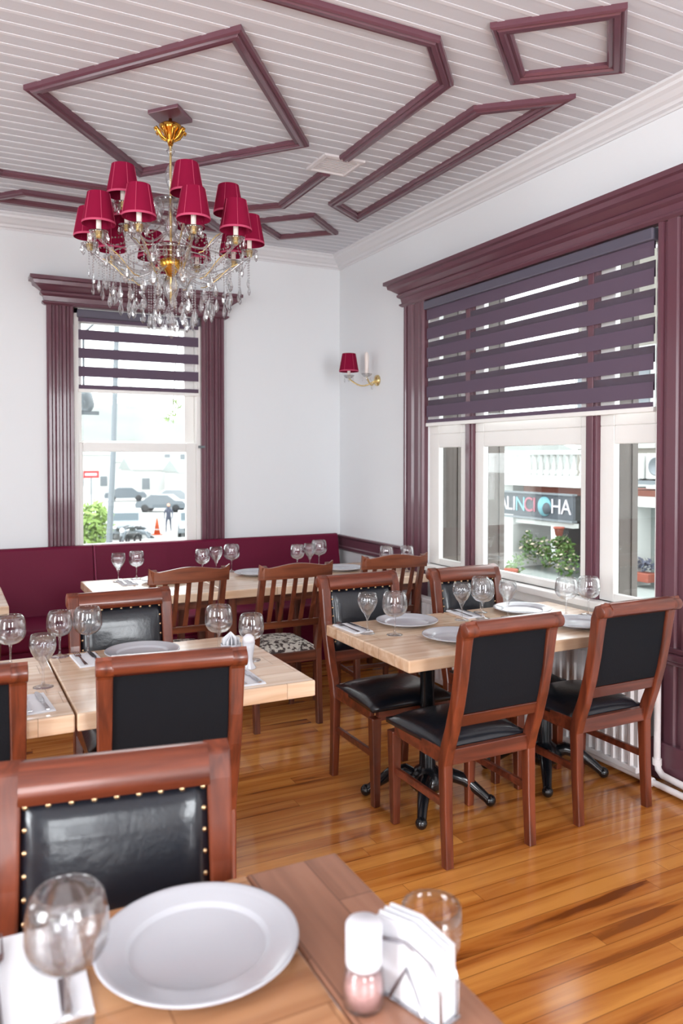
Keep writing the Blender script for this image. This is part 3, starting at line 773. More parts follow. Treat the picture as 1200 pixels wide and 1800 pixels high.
# napkins, forks and knives
def napkin(w, l, label, x, y, rz, group=None):
    t = MB()
    t.box((-w/2, -l/2, 0), (w/2, l/2, 0.003)); t.box((-w/2+0.002, -l/2+0.003, 0.003), (w/2-0.001, l/2-0.002, 0.006))
    o = t.build('napkin', 'napkin', None, bevel=0.0012); o.location = (x, y, ZT); o.rotation_euler = (0,0,rz)
    return tag(o, label, 'napkin', group)
def knife_mesh():
    mb = MB(); z = 0.0035
    mb.rings([[(-0.0045*a, y, z-0.0015*b), (0.0045*a, y, z-0.0015*b), (0.0045*a, y, z+0.0018*b), (-0.0045*a, y, z+0.0018*b)] for y, a, b in ((-0.105,1.2,1),(-0.10,1.5,1.4),(-0.04,1.3,1.4),(-0.01,0.9,1.0),(0.0,1.9,0.6),(0.06,2.1,0.5),(0.095,1.6,0.4),(0.108,0.4,0.3))], 0, False)
    return mb
def fork_mesh():
    mb = MB()
    pts = [(-0.10,0.004,1.5),(-0.05,0.004,1.1),(0.0,0.006,0.7),(0.03,0.006,0.9),(0.045,0.004,2.4),(0.058,0.004,2.6)]
    mb.rings([[(-0.0045*a, y, z-0.001), (0.0045*a, y, z-0.001), (0.0045*a, y, z+0.001), (-0.0045*a, y, z+0.001)] for y, z, a in pts], 0, False)
    for i in range(4):
        x = -0.0096+0.0064*i
        mb.rings([[(x-0.0015*a, y, z-0.0008), (x+0.0015*a, y, z-0.0008), (x+0.0015*a, y, z+0.0008), (x-0.0015*a, y, z+0.0008)] for y, z, a in ((0.057,0.004,1.1),(0.08,0.005,1),(0.102,0.009,0.5))], 0, False)
    return mb
kn = knife_mesh().build('table_knife', 'steel', None, bevel=0.0006); fk = fork_mesh().build('table_fork', 'steel')
def setting(x, y, rz, where, w=0.10, l=0.21, sc=1.0, group=None, gap=0.026):
    napkin(w, l, 'white folded napkin ' + where, x, y, rz, group and group + ' napkins')
    for s, pr_, nm, cat in ((-1, fk, 'steel table fork', 'fork'), (1, kn, 'steel table knife', 'knife')):
        dx, dy = cos(rz)*s*gap, sin(rz)*s*gap
        o = put(pr_, x+dx, y+dy, ZT+0.0062, rz, '%s on the napkin %s' % (nm, where), cat)
        o.scale = (sc, sc, 1)
setting(1.675, 3.18, R(2), 'at the left corner of the right table')
setting(2.34, 3.22, R(-3), 'behind the slim glass in mid right table')
setting(0.49, 3.15, R(3), 'under the balloon glass, left of the middle plate')
setting(0.945, 2.64, R(0), 'at the near right corner of the middle table')
setting(0.245, 2.66, R(4), 'at the near edge of the left middle table')
setting(1.02, 5.0, R(0), 'at the left end of the far table')
setting(2.83, 2.80, R(0), 'at the window end of the right table')
setting(0.105, 1.255, R(-2), 'in the foreground left of the big plate', w=0.165, l=0.24, sc=1.1, gap=0.045)

# napkin cup and shaker on the middle table
def tissue_cup(x, y, label, sc=1.0):
    t = thing('napkin_cup', (x, y, ZT), label=label, cat='napkin holder')
    MB().lathe([(0.0005,0),(0.036*sc,0),(0.039*sc,0.01),(0.040*sc,0.07*sc),(0.0375*sc,0.07*sc),(0.036*sc,0.006),(0.0005,0.006)], n=24).build('cup', 'porcelain', t)
    for i in range(7):
        a = i*pi/7; mb = MB()
        q = 0.030*sc; h = (0.105+0.01*sin(i*2.1))*sc
        mb.rings([[(cos(a)*u*q-sin(a)*0.0015+ (i-3)*0.004*sin(a), sin(a)*u*q+cos(a)*0.0015-(i-3)*0.004*cos(a), z) for u, z in ((-1,0.01),(1,0.01),(1.15,h*0.8),(0.2,h),(-1.1,h*0.85))],
                  [(cos(a)*u*q+sin(a)*0.0015+ (i-3)*0.004*sin(a), sin(a)*u*q-cos(a)*0.0015-(i-3)*0.004*cos(a), z) for u, z in ((-1,0.01),(1,0.01),(1.15,h*0.8),(0.2,h),(-1.1,h*0.85))]], 0, False)
        mb.build('paper_napkin', 'napkin', t)
    return t
tissue_cup(0.985, 2.885, 'white napkin cup full of paper napkins on the middle table')
t = thing('salt_shaker', (1.01, 2.755, ZT), label='slim white shaker in front of the napkin cup on the middle table', cat='shaker')
MB().lathe([(0.0005,0),(0.027,0),(0.028,0.004),(0.017,0.02),(0.015,0.04),(0.021,0.075),(0.024,0.10),(0.0005,0.10)], n=24).build('body', 'porcelain', t)
MB().lathe([(0.0005,0.10),(0.0235,0.10),(0.021,0.118),(0.010,0.128),(0.0005,0.130)], n=24).build('cap', 'plastic_white', t)

# salt grinder and napkin holder in the foreground
t = thing('salt_grinder', (0.532, 0.975, ZT), label='white capped grinder with pink salt in the foreground', cat='grinder')
jar = MB().lathe([(0.0005,0),(0.027,0),(0.030,0.004),(0.031,0.03),(0.027,0.055),(0.024,0.06),(0.022,0.06),(0.025,0.053),(0.028,0.03),(0.027,0.006),(0.0005,0.005)], n=32).build('jar', 'glass', t)
MB().lathe([(0.0005,0.0065),(0.0262,0.0065),(0.0272,0.03),(0.0255,0.042),(0.0005,0.044)], n=32).build('salt', 'pink_salt', jar)
MB().lathe([(0.0005,0.060),(0.0255,0.060),(0.0265,0.064),(0.0265,0.118),(0.024,0.122),(0.0005,0.122)], n=32).build('cap', 'plastic_white', t)
t = thing('napkin_holder', (0.600, 0.945, ZT), R(-72), label='steel napkin holder packed with white napkins in the foreground', cat='napkin holder')
for s in (-1, 1):
    mb = MB()
    pts = [(-0.062, s*0.018, 0.004), (-0.062, s*0.020, 0.05), (-0.045, s*0.022, 0.085), (0, s*0.023, 0.098), (0.045, s*0.022, 0.085), (0.062, s*0.020, 0.05), (0.062, s*0.018, 0.004)]
    mb.tube(pts, 0.0028, 8); mb.tube([(-0.03, s*0.02, 0.004), (0, s*0.021, 0.06), (0.03, s*0.02, 0.004)], 0.0028, 8); mb.build('wire_side', 'steel', t)
MB().box((-0.066, -0.022, 0), (0.066, 0.022, 0.004)).build('base', 'steel', t, bevel=0.001)
for i in range(6):
    yy = -0.015+i*0.006; h = 0.112+0.004*(i % 2)
    mb = MB(); mb.rings([[(-0.06, yy-0.0022, 0.005), (0.06, yy-0.0022, 0.005), (0.058, yy-0.0022, h-0.012), (0.0, yy-0.0022, h+0.006), (-0.06, yy-0.0022, h)],
                         [(-0.06, yy+0.0022, 0.005), (0.06, yy+0.0022, 0.005), (0.058, yy+0.0022, h-0.012), (0.0, yy+0.0022, h+0.006), (-0.06, yy+0.0022, h)]], 0, False); mb.build('paper_napkin', 'napkin', t, bevel=0.001)

# ------------------------------------------------------------------ radiator and pipes
t = thing('radiator', (2.93, 3.5, 0), label='white fluted panel radiator under the big right window', cat='radiator')
ys = []; mb = MB()
n_ = 42; ya, yb = -0.88, 1.35; pts_ = []
for i in range(n_):
    a = ya+(yb-ya)*i/n_; w_ = (yb-ya)/n_
    pts_ += [(0.0, a), (0.0, a+w_*0.45), (-0.014, a+w_*0.6), (-0.014, a+w_*0.85)]
pts_ = [(0.05, ya)] + pts_ + [(0.0, yb), (0.05, yb)]
rr = [[(x-0.03, y_, z) for x, y_ in pts_] for z in (0.09, 0.57)]
mb.rings(rr, 0, False); mb.build('panel', 'white_enamel', t)
MB().box((-0.042, ya-0.003, 0.57), (0.03, yb, 0.60)).build('top_grille', 'white_enamel', t, bevel=0.006)
MB().box((-0.042, ya-0.004, 0.06), (0.03, yb, 0.09)).build('bottom_edge', 'white_enamel', t, bevel=0.006)
MB().tube([(0.02, ya, 0.5), (0.10, ya-0.0, 0.5)], 0.012).build('bracket', 'white_enamel', t)
p = thing('heating_pipe', (2.99, 2.585, 0), label='white heating pipe rising beside the right window post', cat='pipe', group='white heating pipes in the right corner')
MB().tube([(0, 0, 0.50), (0, 0, 0.12), (0, -0.008, 0.08), (-0.01, -0.04, 0.065), (-0.03, -0.30, 0.06), (-0.03, -1.3, 0.06)], 0.016, 12).build('pipe_run', 'pipe_white', p)
MB().tube([(0, 0, 0.50), (0, 0.02, 0.535), (0, 0.06, 0.545)], 0.016, 12).build('elbow', 'pipe_white', p)
MB().tube([(0, 0, 0.13), (0, 0, 0.10)], 0.022, 12).build('coupling', 'pipe_white', p)
p = thing('heating_pipe', (2.945, 2.60, 0), label='white heating pipe running along the floor below the radiator', cat='pipe', group='white heating pipes in the right corner')
MB().tube([(0.0, 1.6, 0.03), (0.0, 0.0, 0.03), (-0.01, -0.4, 0.03), (-0.01, -1.3, 0.03)], 0.015, 12).build('pipe_run', 'pipe_white', p)
MB().tube([(0.0, 0.03, 0.03), (0.0, -0.03, 0.03)], 0.021, 12).build('coupling', 'pipe_white', p)

# ------------------------------------------------------------------ chandelier
ch = thing('chandelier', (1.03, 3.93, ZC), label='crystal chandelier with wine red lamp shades hanging from the ceiling diamond', cat='chandelier')
MB().prism([(0,-0.14),(0.115,0),(0,0.13),(-0.115,0)], -0.02, 0).build('ceiling_plate', 'plum_trim', ch, bevel=0.003)
mb = MB(); mb.lathe([(0.001,-0.02),(0.008,-0.022),(0.010,-0.045),(0.045,-0.05),(0.058,-0.06),(0.05,-0.08),(0.036,-0.095),(0.030,-0.115),(0.018,-0.135),(0.010,-0.16),(0.001,-0.16)], n=24)
mb.build('canopy', 'gold', ch)
for k in range(8):
    a = k*pi/4; P_ = [(cos(a)*r, sin(a)*r, z) for r, z in ((0.022,-0.13),(0.045,-0.115),(0.060,-0.09),(0.072,-0.075),(0.080,-0.082),(0.074,-0.094))]
    MB().tube(P_, [0.005,0.008,0.009,0.008,0.006,0.004], 8).build('leaf_scroll', 'gold', ch)
MB().tube([(0,0,-0.11),(0,0,-0.95)], 0.006, 8).build('rod', 'pale_gold', ch)
def colpart(prof, m_='crystal', nm='column_glass'):
    MB().lathe(prof, n=20).build(nm, m_, ch)
colpart([(0.007,-0.16),(0.012,-0.17),(0.022,-0.185),(0.012,-0.20),(0.007,-0.21)])
colpart([(0.007,-0.25),(0.016,-0.265),(0.030,-0.30),(0.022,-0.34),(0.012,-0.37),(0.007,-0.38)])
colpart([(0.007,-0.44),(0.06,-0.45),(0.088,-0.435),(0.091,-0.440),(0.062,-0.466),(0.012,-0.47),(0.007,-0.475)], 'crystal', 'column_dish')
colpart([(0.007,-0.50),(0.020,-0.52),(0.035,-0.55),(0.032,-0.58),(0.016,-0.61),(0.007,-0.62)])
colpart([(0.007,-0.66),(0.060,-0.68),(0.095,-0.665),(0.098,-0.67),(0.062,-0.70),(0.02,-0.715),(0.007,-0.72)], 'crystal', 'column_dish')
MB().lathe([(0.006,-0.72),(0.05,-0.73),(0.062,-0.745),(0.05,-0.77),(0.03,-0.79),(0.02,-0.81),(0.001,-0.82)], n=20).build('arm_hub', 'gold', ch)
colpart([(0.006,-0.82),(0.025,-0.84),(0.04,-0.87),(0.03,-0.91),(0.012,-0.94),(0.002,-0.95)])
shade_me = cup_me = tube_me = pan_me = None
def shade_mb():
    mb = MB(); n = 36
    def ring(r, z): return [(r*cos(2*pi*i/n), r*sin(2*pi*i/n), z) for i in range(n)]
    prof = [(0.078,0.0),(0.0775,0.010),(0.053,0.138),(0.052,0.145)]
    inn = [(0.051,0.145),(0.052,0.138),(0.0762,0.010),(0.0765,0.0)]
    P_ = prof+inn; rr = [ring(r, z) for r, z in P_]
    for i in range(len(P_)):
        j = (i+1) % len(P_)
        mi = 1 if i == 0 else 0
        mb.rings([rr[i], rr[j]], mi, True, False)
    for k in range(6):
        a = k*pi/3+0.2
        mb.tube([(0.0785*cos(a),0.0785*sin(a),0.002),(0.0535*cos(a),0.0535*sin(a),0.143)], 0.0013, 6, 1)
    return mb
def pan_mb():
    mb = MB(); n = 24; prof = [(0.006,-0.012),(0.022,-0.012),(0.038,0.002),(0.045,0.012),(0.043,0.013),(0.035,0.005),(0.02,-0.006),(0.006,-0.006)]
    mb.lathe(prof, n=n, cap=False); return mb
def drop_mb(s=1.0):   # faceted pear drop
    mb = MB(); mb.lathe([(0.0005,0),(0.004*s,-0.006*s),(0.010*s,-0.022*s),(0.0155*s,-0.036*s),(0.012*s,-0.050*s),(0.0005,-0.062*s)], n=8, smooth=False)
    for i, (x, y_, z) in enumerate(mb.v): mb.v[i] = (x, y_*0.55, z)
    return mb
def strand_mb(L_, r=0.0045, gap=0.013):
    mb = MB(); k = max(1, int(L_/gap))
    for i in range(k): mb.lathe([(0.0004,r*0.9),(r*0.8,r*0.4),(r*0.8,-r*0.4),(0.0004,-r*0.9)], (0,0,-i*gap-0.004), 6, smooth=False)
    mb.tube([(0,0,0),(0,0,-k*gap)], 0.0006, 4); return mb, k*gap
MESH = {}
def shared(key, mbf, name, mats_, parent, loc=(0,0,0), rz=0, bevel=0):
    if key not in MESH: o = mbf().build(name, mats_, parent, bevel=bevel); MESH[key] = o.data
    else: o = bpy.data.objects.new(name, MESH[key]); COL.objects.link(o); o.parent = parent
    o.location = loc; o.rotation_euler = (0,0,rz); return o
# view axis from camera to chandelier in plan: angle 0 of the rings points towards the camera
A0 = math.atan2(-3.93, -1.03)
def ring_pos(theta, r):      # theta measured from the camera side, positive to the right in the picture
    a = A0 + R(theta); return cos(a)*r, sin(a)*r, a
def arm(theta, r, zb, z0, nm='arm'):
    """zb = bottom of the shade (height below ceiling), z0 = arm root"""
    x, y_, a = ring_pos(theta, r)
    zc = zb-0.045
    P_ = []
    for i in range(13):
        u = i/12; rr_ = 0.03+(r-0.03)*u
        z = z0 + (zc-0.02-z0)*u - 0.10*sin(pi*u)**1.2*(1-0.2*u)
        P_.append((cos(a)*rr_, sin(a)*rr_, z))
    ar = MB().tube(P_, 0.0065, 8).build(nm, 'crystal', ch)
    # gilt scroll
    MB().tube([(P_[i][0], P_[i][1], P_[i][2]+0.02*sin(i*0.9)) for i in range(5, 11)], 0.003, 6).build('gilt_scroll', 'pale_gold', ar)
    shared('pan', pan_mb, 'drip_pan', 'crystal', ar, (x, y_, zc))
    shared('cup', lambda: MB().lathe([(0.001,-0.02),(0.012,-0.02),(0.016,-0.005),(0.018,0.012),(0.015,0.02),(0.001,0.02)], n=14), 'candle_cup', 'pale_gold', ar, (x, y_, zc))
    shared('tub', lambda: MB().lathe([(0.001,0.02),(0.012,0.02),(0.012,0.09),(0.008,0.10),(0.001,0.12)], n=14), 'candle_tube', 'candle_white', ar, (x, y_, zc))
    shared('shade', shade_mb, 'lamp_shade', ['shade_cloth', 'shade_band'], ar, (x, y_, zb), a)
    for k in range(6):
        b = a+k*pi/3+0.5
        shared('dropS', lambda: drop_mb(0.75), 'crystal_drop', 'crystal', ar, (x+cos(b)*0.04, y_+sin(b)*0.04, zc+0.008), b)
    return x, y_, zc
ZL = 2.65-ZC; ZU = 2.80-ZC
for th in (15, -21, -57, -93, 51, 87, 123, 159, 195, 231): arm(th, 0.395, ZL, -0.76)
for th in (15, -50, 87, 159, 231): arm(th, 0.29, ZU, -0.60)
arm(183, 0.14, 2.53-ZC, -0.80)
# crystal strands: outer curtain, inner basket
def strand(theta, r, ztop, L_, big=1.0):
    x, y_, a = ring_pos(theta, r); key = ('s', round(L_, 2))
    def f(): return strand_mb(L_)[0]
    kk = max(1, int(L_/0.013))*0.013
    s_ = shared(key, f, 'crystal_strand', 'crystal', ch, (x, y_, ztop), a)
    shared(('d', round(big,2)), lambda: drop_mb(big), 'crystal_drop', 'crystal', s_, (0, 0, -kk), pi/2)
for i in range(20): strand(i*18+6, 0.395, ZL-0.065, 0.10 if i % 2 else 0.16, 0.9)
for i in range(16): strand(i*22.5+9, 0.35, ZL-0.085, 0.13+0.02*(i % 2), 1.2)
for i in range(26): strand(i*360/26+3, 0.30, ZL-0.10, 0.15+0.02*(i % 3), 1.25)
for i in range(18): strand(i*20+3, 0.21, ZL-0.10, 0.21+0.02*(i % 2), 1.25)
for i in range(11): strand(i*360/11+3, 0.11, ZL-0.10, 0.28, 1.25)
strand(0, 0.0, ZL-0.20, 0.22, 1.4)
for rr_, zz in ((0.30, ZL-0.098), (0.21, ZL-0.098), (0.11, ZL-0.098)):
    mb = MB(); P_ = [(cos(2*pi*i/40)*rr_, sin(2*pi*i/40)*rr_, zz) for i in range(41)]; mb.tube(P_, 0.0035, 6); mb.build('ring_frame', 'crystal', ch)
# bead garlands swagged between the two tiers and along the lower ring
def garland(p0, p1, sag, r=0.0052, n=16):
    mb = MB()
    for i in range(n+1):
        u = i/n; p = [p0[k_]+(p1[k_]-p0[k_])*u for k_ in range(3)]; p[2] -= sag*4*u*(1-u)
        mb.lathe([(0.0004,r),(r,0),(0.0004,-r)], p, 6, smooth=False)
    mb.build('bead_garland', 'crystal', ch)
LOW = [15, -21, -57, -93, 51, 87, 123, 159, 195, 231]; LOW.sort()
for i, th in enumerate(LOW):
    x0, y0_, _ = ring_pos(th, 0.395); x1, y1_, _ = ring_pos(LOW[(i+1) % 10] + (360 if i == 9 else 0), 0.395)
    garland((x0, y0_, ZL-0.05), (x1, y1_, ZL-0.05), 0.06)
    x2, y2_, _ = ring_pos(th+10, 0.06); garland((x0, y0_, ZL-0.05), (x2, y2_, ZL+0.12), 0.05, n=20)
    x3, y3_, _ = ring_pos(th, 0.15); garland((x3, y3_, ZL-0.10), (x0*0.95, y0_*0.95, ZL-0.08), 0.07, n=14)
for i in range(10):
    x0, y0_, a_ = ring_pos(i*36+5, 0.088)
    shared('dropL', lambda: drop_mb(1.4), 'crystal_drop', 'crystal', ch, (x0, y0_, -0.445), a_)
    x0, y0_, a_ = ring_pos(i*36+20, 0.10)
    shared('dropL', None, 'crystal_drop', 'crystal', ch, (x0, y0_, -0.668), a_)

# ------------------------------------------------------------------ wall sconce
sx, sy, sz = XR, 5.42, 2.17
sc_ = thing('wall_lamp', (sx, sy, sz), label='crystal wall lamp with one wine red shade between corner and right window', cat='wall lamp')
MB().lathe([(0.001,0),(0.045,0),(0.042,0.012),(0.02,0.022),(0.001,0.024)], n=20, rot=Matrix.Rotation(-pi/2, 3, 'Y')).build('back_plate', 'pale_gold', sc_)
def sconce_arm(dx, dy, shade):
    P_ = [(-0.02+dx*u, dy*u, -0.05*sin(pi*u)+0.02*u) for u in [i/10 for i in range(11)]]
    a_ = MB().tube(P_, 0.006, 8).build('arm', 'pale_gold', sc_)
    x, y_, z = P_[-1]
    shared('pan', pan_mb, 'drip_pan', 'crystal', a_, (x, y_, z+0.014)); shared('tub', None, 'candle_tube', 'candle_white', a_, (x, y_, z+0.0))
    if shade: shared('shade', shade_mb, 'lamp_shade', ['shade_cloth', 'shade_band'], a_, (x, y_, z+0.055), 0.4)
    else: MB().lathe([(0.001,0.0),(0.015,0.02),(0.017,0.17),(0.012,0.19),(0.001,0.20)], (x, y_, z), 16).build('candle_tube', 'candle_white', a_)
    for k in range(3): shared('dropS', None, 'crystal_drop', 'crystal', a_, (x+0.04*cos(k*2.1), y_+0.04*sin(k*2.1), z+0.015), k)
sconce_arm(-0.16, 0.15, True); sconce_arm(-0.09, -0.02, False)
shared('dropS', None, 'crystal_drop', 'crystal', sc_, (-0.05, 0, -0.03), 0)

# ------------------------------------------------------------------ outside: the street seen through the windows
GZ = -3.0
MB().box((-150, 7.0, GZ-0.2), (260, 420, GZ)).build('ground', 'paving')['kind'] = 'structure'
MB().box((3.6, -4.0, GZ), (12.0, 16.0, -0.10)).build('terrace', 'slab_grey')['kind'] = 'structure'
mb = MB()
nx, ny = 40, 6; vs = []; fs = []
for j in range(ny+1):
    for i in range(nx+1):
        x = -60+300*i/nx; h = (24+5*sin(x*0.035+0.5)+2.2*sin(x*0.11)+1.2*sin(x*0.31+j))*sin(pi*0.5*j/ny)
        vs.append((x, 230+20*j, GZ+h))
for j in range(ny):
    for i in range(nx): a = j*(nx+1)+i; fs.append((a, a+1, a+nx+2, a+nx+1))
mb.add(vs, fs, 0, True)
tag(mb.build('hill', 'hill_green'), 'pale green wooded hill across the valley beyond the back window', 'hill')
def town_house(x, y, w, d, h, label, m_='render_white'):
    t = thing('town_house', (x, y, GZ), label=label, cat='building', group='pale houses beyond the car park')
    MB().box((-w/2, 0, 0), (w/2, d, h)).build('walls', m_, t)
    MB().rings([[(-w/2-0.3, -0.3, h), (-w/2-0.3, d+0.3, h), (-w/2-0.3, d/2, h+1.4)], [(w/2+0.3, -0.3, h), (w/2+0.3, d+0.3, h), (w/2+0.3, d/2, h+1.4)]], 0, False).build('roof', 'slab_grey', t)
    n = max(2, int(w/2.4))
    for i in range(n):
        for k in range(max(1, int(h/3))):
            xx = -w/2+w*(i+0.5)/n
            MB().box((xx-0.45, -0.06, 0.9+3*k), (xx+0.45, 0.05, 2.2+3*k)).build('window', 'metal_grey', t)
for i, (x, y, w, h, lb) in enumerate(((15.5, 105, 9, 5, 'leftmost of the pale houses beyond the car park'), (24, 118, 8, 4, 'low pale house second from the left beyond the car park'),
        (22.5, 92, 6, 3.2, 'small pale kiosk building in the middle of the car park view'), (35, 122, 10, 6, 'tall pale house to the right beyond the car park'), (25.5, 84, 5, 3.0, 'small pale house right of the kiosk'),
        (30, 150, 16, 5, 'long pale house at the foot of the hill'))):
    town_house(x, y, w, 7, h, lb)
def car(x, y, rz, m_, label):
    t = thing('car', (x, y, GZ), rz, label=label, cat='car', group='cars parked in the street')
    prof = [(-2.1,0.35),(-2.15,0.75),(-1.95,0.95),(-1.25,1.02),(-0.65,1.45),(0.75,1.47),(1.45,1.0),(2.0,0.90),(2.15,0.65),(2.1,0.35)]
    MB().rings([[(s_*w_, y_, z_) for y_, z_ in prof] for s_, w_ in ((-1, 0.85), (-1, 0.80), (1, 0.80), (1, 0.85))][::3] if False else [[(-0.85, y_, z_) for y_, z_ in prof], [(0.85, y_, z_) for y_, z_ in prof]], 0, False).build('body', m_, t, bevel=0.08)
    MB().rings([[(-0.7, y_, z_) for y_, z_ in ((-1.30,1.0),(-1.22,1.05),(-0.72,1.42),(-0.60,1.40))], [(0.7, y_, z_) for y_, z_ in ((-1.30,1.0),(-1.22,1.05),(-0.72,1.42),(-0.60,1.40))]], 0, False).build('windscreen', 'car_glass', t)
    MB().box((-0.5, -2.2, 0.5), (0.5, -2.1, 0.72)).build('grille', 'dark_void', t)
    for sx_ in (-1, 1):
        MB().box((sx_*0.62-0.15, -2.19, 0.66), (sx_*0.62+0.15, -2.05, 0.82)).build('headlamp', 'white_enamel', t)
        for yy in (-1.35, 1.3):
            MB().lathe([(0.001,-0.1),(0.33,-0.1),(0.33,0.1),(0.001,0.1)], (sx_*0.78, yy, 0.33), 16, rot=Matrix.Rotation(pi/2, 3, 'Y')).build('wheel', 'tyre', t)
car(9.35, 46, R(-12), 'car_silver', 'silver car parked nose towards us in the middle of the back window')
car(12.9, 44.5, R(-15), 'car_silver', 'pale car at the right edge of the back window, behind the walking person')
car(16.5, 66, R(60), 'car_blue', 'blue grey car further back, left of the orange cone')
car(20.0, 76, R(80), 'car_silver', 'distant silver car in the middle of the car park')
car(17.0, 84, R(80), 'car_blue', 'most distant car, left beside the lamp post')
# cone, person, bikes
t = thing('traffic_cone', (11.2, 46.2, GZ), label='orange traffic cone on the street', cat='cone')
MB().lathe([(0.001,0.04),(0.20,0.04),(0.05,0.95),(0.03,1.0),(0.001,1.0)], n=16).build('cone_body', 'orange_plastic', t)
MB().box((-0.27,-0.27,0),(0.27,0.27,0.05)).build('base', 'orange_plastic', t)
MB().lathe([(0.158,0.30),(0.118,0.52),(0.112,0.52),(0.15,0.30)], n=16).build('reflective_band', 'render_white', t)
def person(x, y, rz):
    me = bpy.data.meshes.new('person'); 
    V = [(0,0,.95),(0,0,1.15),(0,0,1.38),(0,0,1.50),(0,0,1.60),(0,0.0,1.72),
         (.10,0,.88),(.13,.12,.50),(.13,.18,.08),(.13,.32,.04), (-.10,0,.88),(-.11,-.12,.50),(-.12,-.30,.12),(-.12,-.20,.04),
         (.19,0,1.40),(.25,-.06,1.14),(.24,.04,.90),(.24,.07,.80), (-.19,0,1.40),(-.25,.06,1.14),(-.24,.14,.92),(-.24,.18,.82)]
    Ed = [(0,1),(1,2),(2,3),(3,4),(4,5),(0,6),(6,7),(7,8),(8,9),(0,10),(10,11),(11,12),(12,13),(2,14),(14,15),(15,16),(16,17),(2,18),(18,19),(19,20),(20,21)]
    Rr = [.15,.13,.16,.06,.085,.08,.10,.07,.05,.04,.10,.07,.05,.04,.07,.05,.04,.035,.07,.05,.04,.035]
    me.from_pydata(V, Ed, []); o = bpy.data.objects.new('person', me); COL.objects.link(o)
    md = o.modifiers.new('skin', 'SKIN'); 
    if not me.skin_vertices: 
        import bmesh
        bm = bmesh.new(); bm.from_mesh(me); bm.verts.layers.skin.verify(); bm.to_mesh(me); bm.free()
    for sv, r_ in zip(me.skin_vertices[0].data, Rr): sv.radius = (r_, r_*0.85)
    me.skin_vertices[0].data[0].use_root = True
    o.modifiers.new('sub', 'SUBSURF').levels = 1
    me.materials.append(MATS['coat_dark']); o.location = (x, y, GZ); o.rotation_euler = (0,0,rz)
    tag(o, 'person in dark clothes walking along the street beyond the orange cone', 'person')
    MB().sphere((0,0.02,1.68), 0.105, 12, sc=(0.85,1,1.15)).build('head', 'skin', o)
    MB().sphere((0,-0.01,1.72), 0.11, 12, sc=(0.88,0.95,0.95)).build('hair', 'tyre', o)
person(12.2, 47.4, R(160))
def motorbike(x, y, rz, label):
    t = thing('motorbike', (x, y, GZ), rz, label=label, cat='motorbike', group='motorbikes parked below the back window')
    for yy in (-0.65, 0.65):
        mb = MB(); P_ = [(0, yy+0.28*cos(2*pi*i/20), 0.30+0.28*sin(2*pi*i/20)) for i in range(21)]; mb.tube(P_, 0.055, 8, cap=False); mb.build('wheel', 'tyre', t)
    MB().tube([(0,-0.6,0.4),(0,-0.3,0.75),(0,0.1,0.78),(0,0.75,0.8)], [0.08,0.16,0.17,0.09], 10).build('body', 'car_blue', t)
    MB().tube([(0,0.0,0.95),(0,0.5,0.95),(0,0.8,1.0)], [0.10,0.12,0.07], 10).build('seat', 'tyre', t)
    MB().tube([(-0.35,-0.30,1.08),(-0.15,-0.42,1.0),(0.15,-0.42,1.0),(0.35,-0.30,1.08)], 0.03, 8).build('handlebar', 'metal_grey', t)
    MB().tube([(0,-0.65,0.3),(0,-0.42,1.0)], 0.05, 8).build('fork_tube', 'metal_grey', t)
    MB().sphere((0,-0.52,0.9), 0.12, 10).build('headlamp', 'white_enamel', t)
motorbike(6.9, 41.5, R(30), 'dark motorbike at the lower left of the back window')
motorbike(8.15, 40.5, R(-25), 'dark motorbike in front of the silver car')
motorbike(9.05, 40.0, R(20), 'motorbike right of the lamp post foot, last of the row')
# lamp post close to the building, leaning slightly
t = thing('lamp_post', (2.47, 14, GZ), label='pale grey lamp post standing just outside the back window', cat='lamp post')
MB().tube([(0,0,0),(0.04,0,2.2),(0.16,0,4.6),(0.26,0,7.6)], [0.075,0.06,0.05,0.045], 12).build('pole', 'metal_grey', t)
MB().lathe([(0.001,0),(0.13,0),(0.12,0.12),(0.08,0.2),(0.001,0.2)], n=16).build('base_collar', 'metal_grey', t)
t = thing('street_lantern', (1.055, 6.9, 1.95), label='dark lantern hanging at the upper left of the back window', cat='lamp')
MB().lathe([(0.001,0),(0.06,0),(0.075,0.02),(0.09,0.06),(0.07,0.15),(0.03,0.19),(0.001,0.2)], n=14).build('lantern_head', 'metal_grey', t)
MB().tube([(0,0,0.19),(0,0,0.60),(0,-0.06,0.66),(0,-0.64,0.66)], 0.01, 8).build('bracket', 'metal_grey', t)
MB().box((-0.12,-0.03,-0.03),(0.12,0.03,0)).build('lower_bar', 'metal_grey', t)
t = thing('street_sign', (7.25, 45, GZ), label='small red and white sign beside the lamp post in the back window', cat='sign')
MB().box((-0.42,-0.03,3.45),(0.42,0.03,3.85)).build('panel', 'red_sign', t); MB().box((-0.34,-0.04,3.58),(0.30,-0.03,3.72)).build('lettering_band', 'sign_white', t)
MB().tube([(0,0,0),(0,0,3.45)], 0.04, 8).build('post', 'metal_grey', t)
def leaf_cloud(mb, c, rad, n, size, mi=0):
    for _ in range(n):
        v = Vector((random.gauss(0,1), random.gauss(0,1), random.gauss(0,1))).normalized()*random.random()**0.45
        p = Vector((c[0]+v.x*rad[0], c[1]+v.y*rad[1], c[2]+v.z*rad[2]))
        a = Vector((random.gauss(0,1), random.gauss(0,1), random.gauss(0,1))).normalized(); b = a.orthogonal().normalized()
        s_ = size*(0.6+0.8*random.random())
        mb.add([p-a*s_, p+b*s_*0.45, p+a*s_, p-b*s_*0.45], [(0,1,2,3)], mi)
